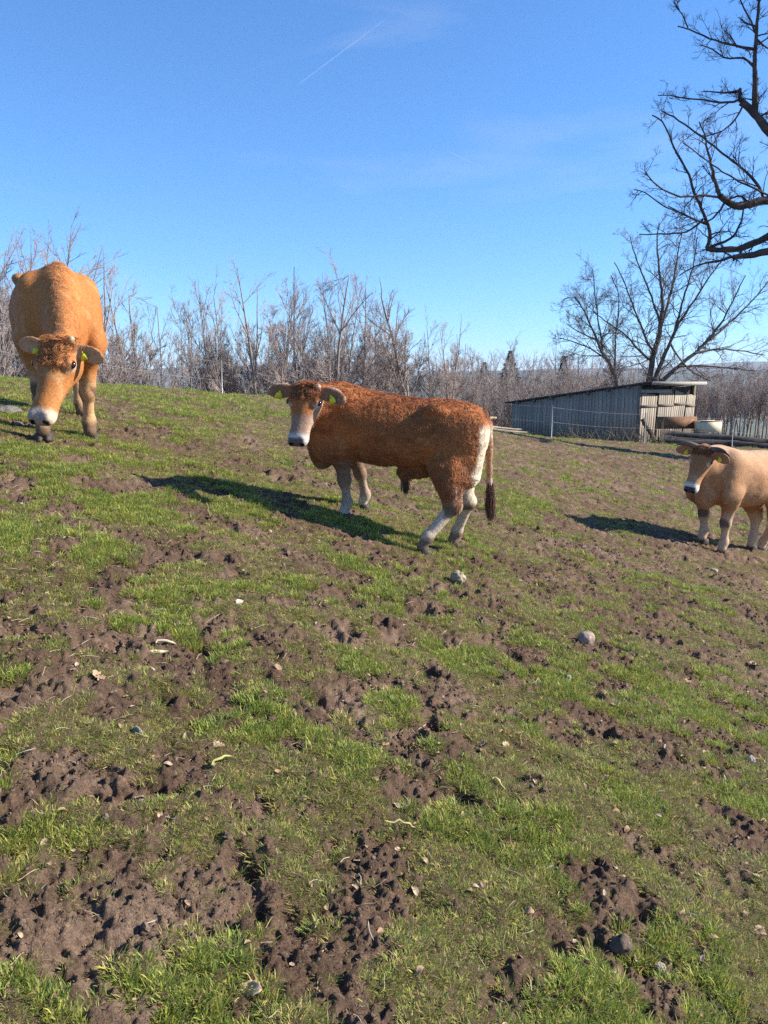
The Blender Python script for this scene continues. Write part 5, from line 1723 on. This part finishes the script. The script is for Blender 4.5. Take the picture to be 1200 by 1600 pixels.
# ------------------------------------------------------------------ horned pale tan cow at the right edge
def herd_right():
    H = 1.36
    fl = hit(1129, 866); fr = hit(1097, 853); rl = hit(1190, 862)
    heading = math.atan2(-.56, -.83)
    hd = np.array((math.cos(heading), math.sin(heading))); lf = np.array((-hd[1], hd[0]))
    mid = .5 * (fl[:2] + fr[:2])
    loc = mid - hd * .385 * H
    L = lambda p: to_local(p, loc, heading)
    slope = (mz(*(loc + hd * .6)) - mz(*(loc - hd * .6))) / 1.2
    poll_w = at(1102, 702, mid[1] - .42)
    P = dict(head_len=.54, slope=slope * .6, width=1.06, poll=pt_local(poll_w, loc, heading),
             face=dir_local((-.39, -.29, -.87), heading), nhint=dir_local((-.61, -.825, .2), heading), hoof_s=.8, neck=.95, legs=[L(fl), L(fr), L(rl), (-.50 * H, -.15 * H)],
             ear_l=(.28, .92, -.05), ear_r=(.18, .95, .0), ear_len=.40, leg_r=.97,
             tail=[(-.46, 0, .955), (-.56, 0, .955), (-.625, .0, .88), (-.67, .01, .75), (-.675, .02, .55), (-.68, .02, .38)],
             hoof_rot=(.3, .1, .2, 0), hide_bump=.3)
    def paint(I):
        V, bn, lz = I['V'], I['bn'], I['lz']
        n1 = noise3(V, 4, 14); n2 = noise3(V, 16, 18)
        C = np.tile(np.array((.40, .215, .105)), (len(V), 1))
        C = mixc(C, sstep(.4, .7, n1) * .6, (.33, .155, .066))
        C = mixc(C, sstep(.30, .60, bn[:, 0]) * (1 - I['head']) * .4, (.33, .16, .07))
        C = mixc(C, sstep(.6, .8, n2) * .4, (.48, .31, .18))
        zt = bn[:, 2] - P['slope'] * bn[:, 0]
        C = mixc(C, sstep(.85, 1.0, zt) * .4, (.58, .42, .27))
        leg = I['onleg']
        C = mixc(C, leg * sstep(.42, .30, lz) * .7, (.58, .42, .27))
        C = mixc(C, (leg & (bn[:, 0] > 0)) * sstep(.34, .29, lz + .06 * (n2 - .5)) * sstep(.21, .25, lz + .05 * (n1 - .5)) * sstep(-.2, .5, I['N'][:, 0]) * .85, (.08, .052, .04))
        C = mixc(C, leg * sstep(.05, .03, lz) * .6, (.2, .14, .1))
        h = I['head']; t, y, z = I['hl'].T
        C = mixc(C, h * sstep(.75, .55, t) * sstep(.22, .12, np.abs(y)) * .75, (.30, .125, .045))
        C = mixc(C, h * sstep(.12, .0, t) * .6, (.24, .085, .03))
        C = face_marks(I, C, (.68, .60, .52), .9, .84, (.06, .05, .05))
        C = ear_paint(I, C, (.40, .18, .08), (.36, .18, .09))
        ln = np.full(len(V), .018)
        dens = 1 + .8 * h
        dens = dens * np.where(h * sstep(.86, .9, t) > .5, .1, 1)
        return C, ln, dens
    root, mk, I, hm = build_cow('horned_cow', 'pale tan cow with dark curved horns at the right edge of the picture', H, loc, heading, P, paint,
                     dict(n=80000, rad=.0013, lift=.22, curl=.15, swirl=.35, var=.20, patch=.3, gain=1.15, clump_s=20), .0125, 301)
    ear_tag(root, mk['ear1'], 1, .2, .42)
    ear_tag(root, mk['ear-1'], -1, -.1, .42)
    t = NT('horn')
    a = t.attr('along')
    rp = t.ramp(a.outputs['Fac'], [(.0, (.20, .15, .11)), (.35, (.09, .07, .055)), (.8, (.035, .028, .025)), (1, (.02, .018, .017))])
    t.color(rp.outputs[0]); t.rough(.4)
    for sy in (-1, 1):
        k = np.linspace(0, 1, 14)
        pts = np.array([mk['hx'](.02 - .10 * math.sin(q * 1.6) * .3 + .10 * q * q, sy * (.13 + .52 * q - .10 * q * q), .09 + .10 * math.sin(q * 2.8) - (.03 if sy > 0 else -.02) * q) for q in k])
        rad = np.interp(k, [0, .5, .9, 1], [.034, .026, .012, .004])
        v, fcs = tube(pts, rad, 12)
        me = mesh_np('horn', v, fcs, t.m, True)
        vfloat(me, 'along', np.concatenate([np.repeat(k if sy > 0 else k * .35, 12), [0, 1 if sy > 0 else .3]]))
        obj('horn', me, root)
    poll_curls(root, mk, hm, 2600, .05, (.24, .085, .028), 27, -.06, .16, .9, .19)
    return root
calf = herd_calf()
cow_left = herd_left()
cow_right = herd_right()
# ------------------------------------------------------------------ turf: short tufts of grass over the trampled soil
def proto(name, me):
    return bpy.data.objects.new(name, me)      # pattern for the scatter, stands nowhere itself

def tuft_mesh(seed, n, rad, l0, l1, w, lean, cols):
    rg = np.random.default_rng(seed)
    Vs, Q, T, C = [], [], [], []
    off = 0
    for i in range(n):
        a = rg.uniform(0, 6.28); r = rad * rg.random() ** .6
        p = np.array((math.cos(a) * r, math.sin(a) * r, -.01))
        L = rg.uniform(l0, l1)
        az = a + rg.normal(0, .9)
        ln = rg.normal(lean, .25)
        d = np.array((math.cos(az) * ln, math.sin(az) * ln, 1.0)); d /= np.linalg.norm(d)
        s = np.array((-math.sin(az), math.cos(az), 0)) + rg.normal(0, .25, 3); s /= np.linalg.norm(s)
        bend = np.array((math.cos(az), math.sin(az), -.9)) * rg.uniform(.1, .6)
        pts = [p, p + d * L * .4 + bend * L * .05, p + d * L * .75 + bend * L * .22, p + d * L * .95 + bend * L * .5]
        ww = w * rg.uniform(.6, 1.3)
        V = [pts[0] - s * ww * .5, pts[0] + s * ww * .5, pts[1] - s * ww * .5, pts[1] + s * ww * .5, pts[2] - s * ww * .36, pts[2] + s * ww * .36, pts[3]]
        Q += [[off, off + 1, off + 3, off + 2], [off + 2, off + 3, off + 5, off + 4]]; T.append([off + 4, off + 5, off + 6])
        c = np.array(cols[rg.integers(len(cols))]) * rg.uniform(.7, 1.3)
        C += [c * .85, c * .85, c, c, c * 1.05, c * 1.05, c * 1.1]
        Vs += V; off += 7
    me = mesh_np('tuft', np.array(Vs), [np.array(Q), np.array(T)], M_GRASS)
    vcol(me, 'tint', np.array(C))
    return me

def grass_material():
    t = NT('grass_blades')
    a = t.attr('tint')
    info = t.add('ShaderNodeObjectInfo')
    r = t.ramp(info.outputs['Random'], [(0, (.55, .66, .55)), (.35, (.95, 1.0, .9)), (.7, (1.15, 1.08, 1.0)), (1, (1.5, 1.25, 1.1))])
    c = t.mix(1.0, a.outputs['Color'], r.outputs[0], 'MULTIPLY')
    t.color(c); t.rough(.55); t.b.inputs['Specular IOR Level'].default_value = .3
    tr = t.add('ShaderNodeBsdfTranslucent'); t.link(c, tr.inputs['Color'])
    mx = t.add('ShaderNodeMixShader'); mx.inputs[0].default_value = .38
    t.link(t.b.outputs[0], mx.inputs[1]); t.link(tr.outputs[0], mx.inputs[2])
    t.link(mx.outputs[0], t.n['Material Output'].inputs['Surface'])
    return t.m
M_GRASS = grass_material()
GREEN = [(.250, .320, .062), (.320, .365, .080), (.180, .255, .052), (.400, .390, .110), (.46, .40, .17)]
DRY = [(.36, .29, .155), (.29, .235, .13), (.43, .35, .21), (.22, .20, .08)]

def scatter(name, pts, rot, scl, idx, protos, label, kind='stuff'):
    me = bpy.data.meshes.new(name)
    me.vertices.add(len(pts)); me.vertices.foreach_set('co', np.asarray(pts, dtype=np.float32).ravel())
    a = me.attributes.new('rot', 'FLOAT_VECTOR', 'POINT'); a.data.foreach_set('vector', np.asarray(rot, dtype=np.float32).ravel())
    a = me.attributes.new('scl', 'FLOAT_VECTOR', 'POINT'); a.data.foreach_set('vector', np.asarray(scl, dtype=np.float32).ravel())
    a = me.attributes.new('pick', 'INT', 'POINT'); a.data.foreach_set('value', np.asarray(idx, dtype=np.int32))
    o = obj(name, me)
    tag(o, label, None, None, kind)
    ng = bpy.data.node_groups.new(name + '_scatter', 'GeometryNodeTree')
    ng.interface.new_socket('Geometry', in_out='INPUT', socket_type='NodeSocketGeometry')
    ng.interface.new_socket('Geometry', in_out='OUTPUT', socket_type='NodeSocketGeometry')
    N, Lk = ng.nodes, ng.links
    gi, go = N.new('NodeGroupInput'), N.new('NodeGroupOutput')
    ip = N.new('GeometryNodeInstanceOnPoints')
    ip.inputs['Pick Instance'].default_value = True
    gj = N.new('GeometryNodeJoinGeometry')
    for p in reversed(protos):
        oi = N.new('GeometryNodeObjectInfo'); oi.inputs['Object'].default_value = p; oi.inputs['As Instance'].default_value = True
        Lk.new(oi.outputs['Geometry'], gj.inputs[0])
    def at_(nm, ty):
        n = N.new('GeometryNodeInputNamedAttribute'); n.data_type = ty; n.inputs['Name'].default_value = nm; return n.outputs['Attribute']
    Lk.new(gi.outputs[0], ip.inputs['Points']); Lk.new(gj.outputs[0], ip.inputs['Instance'])
    Lk.new(at_('pick', 'INT'), ip.inputs['Instance Index'])
    e2r = N.new('FunctionNodeEulerToRotation'); Lk.new(at_('rot', 'FLOAT_VECTOR'), e2r.inputs[0]); Lk.new(e2r.outputs[0], ip.inputs['Rotation'])
    Lk.new(at_('scl', 'FLOAT_VECTOR'), ip.inputs['Scale'])
    Lk.new(ip.outputs[0], go.inputs[0])
    md = o.modifiers.new('scatter', 'NODES'); md.node_group = ng
    return o

def fan_points(r, dens, y0, y1, w=.655):
    """random spots over the ground in front of the camera, some metres wider than the view"""
    g = np.linspace(y0, y1, 400); wd = w * (g + 1.2)
    c = np.concatenate([[0], np.cumsum((wd[1:] + wd[:-1]) * np.diff(g))])
    n = int(c[-1] * dens)
    y = np.interp(r.uniform(0, c[-1], n), c, g)
    return r.uniform(-w, w, n) * (y + 1.2), y

def build_turf():
    r = np.random.default_rng(77)
    X, Y, S = [], [], []
    for y0, y1, d, s in ((1.0, 2.4, 9000, .52), (2.4, 4, 6500, .55), (4, 7, 3600, .60), (7, 11, 1700, .72), (11, 17, 620, .95), (17, 32, 130, 1.3)):
        x, y = fan_points(r, d, y0, y1)
        X.append(x); Y.append(y); S.append(np.full(len(x), s))
    x, y, s = np.concatenate(X), np.concatenate(Y), np.concatenate(S)
    G = grass_mask(x, y)
    keep = r.random(len(x)) < (.03 + .97 * G)
    x, y, s, G = x[keep], y[keep], s[keep], G[keep]
    z = ground_z(x, y)
    n = len(x)
    lush = fbm(x * 2.2 + 9, y * 2.2, 3, 131)
    dry = r.random(n) < (.15 + .10 * sstep(4, 8, y) + .35 * sstep(.50, .70, fbm(x * 3.4, y * 3.4 + 6, 3, 141)) + .25 * (1 - G))
    idx = np.where(dry, r.integers(5, 8, n), np.where(lush > .54, r.integers(0, 3, n), r.integers(2, 5, n)))
    sc = s * r.uniform(.55, 1.25, n) * (.65 + .45 * G) * (.85 + .45 * sstep(.42, .68, lush))
    rot = np.stack([r.normal(0, .15, n), r.normal(0, .15, n), r.uniform(0, 6.28, n)], 1)
    P = [proto('tuft_%d' % i, tuft_mesh(150 + i, *a)) for i, a in enumerate((
        (24, .030, .028, .068, .0036, .5, GREEN[:4]), (22, .036, .025, .062, .0036, .7, GREEN), (24, .040, .025, .062, .0036, .65, GREEN),
        (22, .040, .022, .060, .0036, .8, GREEN[1:] + DRY[:1]), (20, .045, .020, .055, .0036, 1.0, GREEN[2:] + DRY[:2]),
        (14, .045, .020, .060, .0024, 1.6, DRY), (12, .050, .015, .050, .0022, 2.2, DRY), (16, .040, .015, .045, .0026, 1.2, DRY + GREEN[3:])))]
    print('tufts', n)
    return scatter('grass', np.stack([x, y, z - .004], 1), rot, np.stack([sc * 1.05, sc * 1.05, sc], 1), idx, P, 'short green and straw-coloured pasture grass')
build_turf()

# ------------------------------------------------------------------ crumbs and clods of dry mud
def lump_mesh(name, seed, mat, sub=2, rough=.3):
    bm = bmesh.new()
    bmesh.ops.create_icosphere(bm, subdivisions=sub, radius=1.0)
    rg = np.random.default_rng(seed)
    V = np.array([v.co[:] for v in bm.verts])
    k = 1 + rough * (noise3(V + seed, 1.6, seed) - .5) * 2 + rough * .6 * (noise3(V - seed, 4.0, seed + 3) - .5) * 2
    for v, f in zip(bm.verts, k): v.co *= float(f)
    me = bpy.data.meshes.new(name); bm.to_mesh(me); bm.free()
    if mat: me.materials.append(mat)
    return me
M_CLOD = plain('dry_mud', (.135, .090, .062), .95, .45, 2.0, .08, .6, 9)
M_CLODL = plain('dry_mud_pale', (.20, .145, .105), .95, .4, 2.0, .08, .6, 9)
def build_clods():
    r = np.random.default_rng(99)
    X, Y, S = [], [], []
    for y0, y1, d, s in ((1.0, 2.4, 5200, .0032), (2.4, 4.2, 2300, .0045), (4.2, 8, 500, .007)):
        x, y = fan_points(r, d, y0, y1)
        X.append(x); Y.append(y); S.append(np.full(len(x), s))
    x, y, s = np.concatenate(X), np.concatenate(Y), np.concatenate(S)
    G = grass_mask(x, y)
    cl = fbm(x * 4, y * 4, 2, 201)
    keep = r.random(len(x)) < (1 - G) * sstep(.32, .6, cl) + .03
    x, y, s = x[keep], y[keep], s[keep]
    n = len(x)
    z = ground_z(x, y)
    k = s * np.exp(r.normal(0, .5, n))
    k = np.clip(k, .0018, .014)
    sc = np.stack([k * r.uniform(.8, 1.4, n), k * r.uniform(.8, 1.3, n), k * r.uniform(.5, .9, n)], 1)
    P = [proto('clod_%d' % i, lump_mesh('clod', 300 + i, M_CLOD if i < 4 else M_CLODL, 2, .42)) for i in range(6)]
    print('clods', n)
    scatter('soil_crumbs', np.stack([x, y, z - k * .1], 1), r.uniform(0, 6.28, (n, 3)), sc, r.integers(0, 6, n), P, 'loose crumbs of dry brown mud')
build_clods()

# straw and twig litter
def build_litter():
    r = np.random.default_rng(55)
    x, y = fan_points(r, 130, 1.0, 4.5)
    x2, y2 = fan_points(r, 35, 4.5, 12)
    x, y = np.concatenate([x, x2]), np.concatenate([y, y2])
    n = len(x)
    z = ground_z(x, y)
    P = []
    for i, c in enumerate(((.42, .33, .19), (.20, .14, .09), (.52, .45, .33))):
        k = np.linspace(-.5, .5, 6)
        pts = np.stack([k, .06 * np.sin(k * 5 + i), .05 * np.cos(k * 4)], 1)
        v, f = tube(pts, np.array((.018, .026, .03, .028, .024, .014)), 5)
        P.append(proto('stalk_%d' % i, mesh_np('stalk', v, f, plain('litter_%d' % i, c, .9, .3, 3), True)))
    # bits of dry leaf
    for i, c in enumerate(((.30, .19, .11), (.40, .29, .19))):
        g = np.linspace(-.5, .5, 7)
        U, W = np.meshgrid(g, np.linspace(-1, 1, 5))
        V = np.stack([U.ravel(), W.ravel() * .27 * np.sqrt(np.clip(1 - (2 * U.ravel()) ** 2, .02, 1)), .16 * np.cos(U.ravel() * 4 + i) + .10 * W.ravel() ** 2], 1)
        ii = np.arange(4 * 7).reshape(4, 7)[:, :-1].ravel()
        P.append(proto('leaf_bit_%d' % i, mesh_np('leaf_bit', V, np.stack([ii, ii + 1, ii + 8, ii + 7], 1), plain('leaf_litter_%d' % i, c, .85, .35, 3), True)))
    idx = r.choice(5, n, p=(.32, .24, .10, .20, .14))
    ln = np.where(idx < 3, r.uniform(.02, .075, n), r.uniform(.012, .034, n))
    rot = np.stack([r.normal(0, .25, n), r.normal(0, .25, n), r.uniform(0, 6.28, n)], 1)
    thick = np.where(idx < 3, np.minimum(ln, .045), ln)
    sc = np.stack([ln, thick, thick], 1)
    scatter('ground_litter', np.stack([x, y, z + .006], 1), rot, sc, idx, P, 'scattered straw, twigs and crumbs of dry leaf')
build_litter()

# ------------------------------------------------------------------ single stones, leaves and splinters one can point to
def on_ground(px, py):
    p = hit(px, py)
    return np.array((p[0], p[1], gz(p[0], p[1])))
def stone(name, px, py, wpx, hpx, c, label, seed, cat='stone', rough=.22, sink=.42):
    p = on_ground(px, py)
    k = p[1] / FPX / math.cos(PITCH)
    w, h = wpx * k / 2, hpx * k / 2
    me = lump_mesh(name, seed, plain(name + '_mat', tuple(v * .78 for v in c), .95, .5, 2.2, .08, .6, 6), 4, rough)
    o = obj(name, me, None, (p[0], p[1], p[2] + h * (1 - 2 * sink) * .9), (0, .1, seed))
    o.scale = (w, w * .85, h)
    tag(o, label, cat)
    me.polygons.foreach_set('use_smooth', np.ones(len(me.polygons), dtype=bool))
stone('stone', 915, 1008, 32, 28, (.38, .28, .225), 'rounded pinkish field stone lying in the grass below the bull', 1, rough=.12)
stone('stone', 888, 1066, 13, 12, (.40, .35, .31), 'small grey stone downhill of the pinkish field stone', 2)
stone('stone', 1172, 1196, 14, 18, (.48, .42, .38), 'pale angular stone at the right edge of the pasture', 3)
stone('stone', 1116, 894, 14, 12, (.40, .33, .28), 'small stone in the mud below the horned cow', 4)
stone('stone', 216, 1152, 17, 20, (.38, .34, .29), 'pale lumpy stone left of the middle of the grass', 5, rough=.4)
stone('stone', 1031, 1523, 20, 15, (.50, .44, .37), 'whitish stone near the bottom right corner', 6)
stone('mud_clod', 968, 1492, 42, 36, (.17, .125, .095), 'big dark ribbed clod of mud near the bottom right', 7, 'clod', .3, .3)
stone('dung_pat', 716, 914, 24, 22, (.42, .35, .23), 'dry pale crumbling dung pat below the bull\'s hind hooves', 8, 'dung', .45, .35)
stone('stone', 10, 648, 40, 18, (.20, .18, .165), 'large grey rock in the shade beside the grazing cow\'s muzzle', 10, rough=.25)  # base colour lowered to carry the shade by the cow
stone('stone', 26, 662, 22, 8, (.24, .21, .185), 'flat grey rock in front of the large rock at the left edge', 11, rough=.25)  # darkened the same way, shade put into the base colour

def leaf_mesh(seed, lobes=0):
    rg = np.random.default_rng(seed)
    nu, nv = 15, 7
    u = np.linspace(-.5, .5, nu); w = np.linspace(-1, 1, nv)
    U, W = np.meshgrid(u, w)
    wid = .30 * np.sqrt(np.clip(1 - (2 * U) ** 2, .01, 1)) * (1 + .22 * np.sin(U * 26 + seed) * (np.abs(W) > .5))
    yy = W * wid
    curl = rg.uniform(.1, .6); twist = rg.normal(0, .35)
    zz = curl * .5 * yy ** 2 / .3 + .10 * np.cos(U * rg.uniform(3, 6) + seed) + twist * U * yy + .012 * rg.normal(0, 1, U.shape)
    V = np.stack([U.ravel(), yy.ravel(), zz.ravel()], 1)
    i = np.arange((nv - 1) * nu).reshape(nv - 1, nu)[:, :-1].ravel()
    return V, np.stack([i, i + 1, i + nu + 1, i + nu], 1)
LEAFM = [plain('dry_leaf_%d' % i, c, .8, .3, 8, .2) for i, c in enumerate(((.36, .235, .14), (.44, .31, .20), (.27, .165, .095), (.55, .46, .36)))]
def leaf(px, py, lpx, label, seed, mat, group=None):
    p = on_ground(px, py)
    L = lpx * p[1] / FPX / math.cos(PITCH)
    V, F = leaf_mesh(seed)
    o = obj('dry_leaf', mesh_np('dry_leaf', V, F, LEAFM[mat], True), None, (p[0], p[1], p[2] + .010), (rng.normal(0, .3), rng.normal(0, .3), rng.uniform(0, 6.28)))
    o.scale = (L, L, L)
    so = o.modifiers.new('thickness', 'SOLIDIFY'); so.thickness = .02
    tag(o, label, 'leaf', group)
leaf(374, 951, 18, 'pale whitish dry leaf left of the bull\'s shadow', 1, 3)
leaf(392, 1552, 44, 'large light-brown curled leaf at the bottom edge', 2, 1)
leaf(342, 1178, 22, 'tan dry leaf above the yellow stalk', 3, 1)
leaf(1185, 1462, 24, 'dry leaf at the lower right edge', 4, 1)
leaf(1108, 1487, 26, 'brown dry leaf right of the big dark clod', 5, 0)
leaf(655, 1540, 20, 'dry leaf on grass near the bottom centre', 6, 0)
leaf(825, 1440, 20, 'pinkish dry leaf in the mud right of the centre', 7, 0)
leaf(620, 1222, 14, 'brown leaf by the stalks in the middle', 8, 2)
leaf(155, 1075, 26, 'rust-brown leaf at the edge of a hoof hole', 9, 0)
r_ = np.random.default_rng(31)
for i in range(60):
    px, py = r_.uniform(0, 1200), r_.uniform(880, 1590)
    leaf(px, py, r_.uniform(9, 17), 'small curled brown leaf lying scattered on the pasture', 40 + i, int(r_.integers(0, 3)), 'small dry leaves')

def splinter(px0, py0, px1, py1, rpx, c, label, name='wood_splinter', cat='splinter', seed=0):
    a, b = on_ground(px0, py0), on_ground(px1, py1)
    a[2] += .012; b[2] += .012
    k = np.linspace(0, 1, 8)[:, None]
    rg = np.random.default_rng(seed)
    P = a * (1 - k) + b * k + rg.normal(0, .003, (8, 3)) + np.array((0, 0, .012)) * np.sin(np.pi * k)
    r = rpx / FPX * a[1] * np.array((.55, .9, 1, 1.05, 1, .95, .8, .4))
    v, f = tube(P - a, r, 6)
    o = obj(name, mesh_np(name, v, f, plain(name + str(seed), c, .85, .25, 20), False), None, a)
    tag(o, label, cat)
splinter(203, 1022, 264, 1025, 3.6, (.56, .46, .31), 'longer pale wood splinter lying in the grass at left', seed=1)
splinter(244, 1015, 275, 1017, 2.4, (.50, .40, .27), 'shorter pale wood splinter just behind the longer one', seed=2)
splinter(329, 1207, 361, 1197, 2.2, (.34, .33, .11), 'yellow-green stalk lying below the tan leaf', 'stalk', 'stalk', 3)
splinter(604, 1302, 650, 1308, 1.8, (.42, .35, .17), 'yellow straw lying across the mud in the centre', 'stalk', 'stalk', 4)
splinter(770, 1233, 790, 1246, 1.6, (.50, .42, .18), 'short straw on grass right of the centre', 'stalk', 'stalk', 5)
# ------------------------------------------------------------------ vapour trails high above
def contrail(px0, py0, px1, py1, wpx, label, y0=9000.0, y1=11000.0, seed=1, op=.35):
    a, b = at(px0, py0, y0), at(px1, py1, y1)
    k = np.linspace(0, 1, 40)
    P = a + (b - a) * k[:, None]
    r = wpx / FPX * y0 * (.35 + .65 * np.sin(np.pi * k ** .7)) * .5
    rg = np.random.default_rng(seed)
    r = r * np.interp(np.linspace(0, 1, 40), np.linspace(0, 1, 12), rg.uniform(.6, 1.25, 12))
    v, f = tube(P - a, r, 8)
    t = NT('vapour')
    t.color((.9, .9, .9)); t.rough(1.0)
    tr = t.add('ShaderNodeBsdfTransparent'); mx = t.add('ShaderNodeMixShader'); mx.inputs[0].default_value = op
    t.link(tr.outputs[0], mx.inputs[1]); t.link(t.b.outputs[0], mx.inputs[2]); t.link(mx.outputs[0], t.n['Material Output'].inputs['Surface'])
    o = obj('contrail', mesh_np('contrail', v, f, t.m, True), None, a)
    tag(o, label, 'contrail')
contrail(466, 132, 605, 28, 2.4, 'longer white vapour trail slanting high in the sky', op=.022)
contrail(698, 235, 757, 263, 2.0, 'short faint vapour trail right of the longer one', seed=2, op=.022)

# ------------------------------------------------------------------ the air over the lowland
def build_haze():
    t = bpy.data.materials.new('haze_air'); t.use_nodes = True
    n, l = t.node_tree.nodes, t.node_tree.links
    n.clear()
    out = n.new('ShaderNodeOutputMaterial'); pv = n.new('ShaderNodeVolumePrincipled')
    pv.inputs['Color'].default_value = (.80, .86, 1.0, 1)
    pv.inputs['Density'].default_value = 0.000055
    pv.inputs['Anisotropy'].default_value = 0.0
    l.new(pv.outputs[0], out.inputs['Volume'])
    me = box_mesh('haze', None, np.eye(3), (34000.0, 34000.0, 365.0), t)
    o = obj('haze', me, None, (0, 0, 125.0))
    tag(o, 'thin bluish haze lying over the far lowland', None, None, 'stuff')
build_haze()
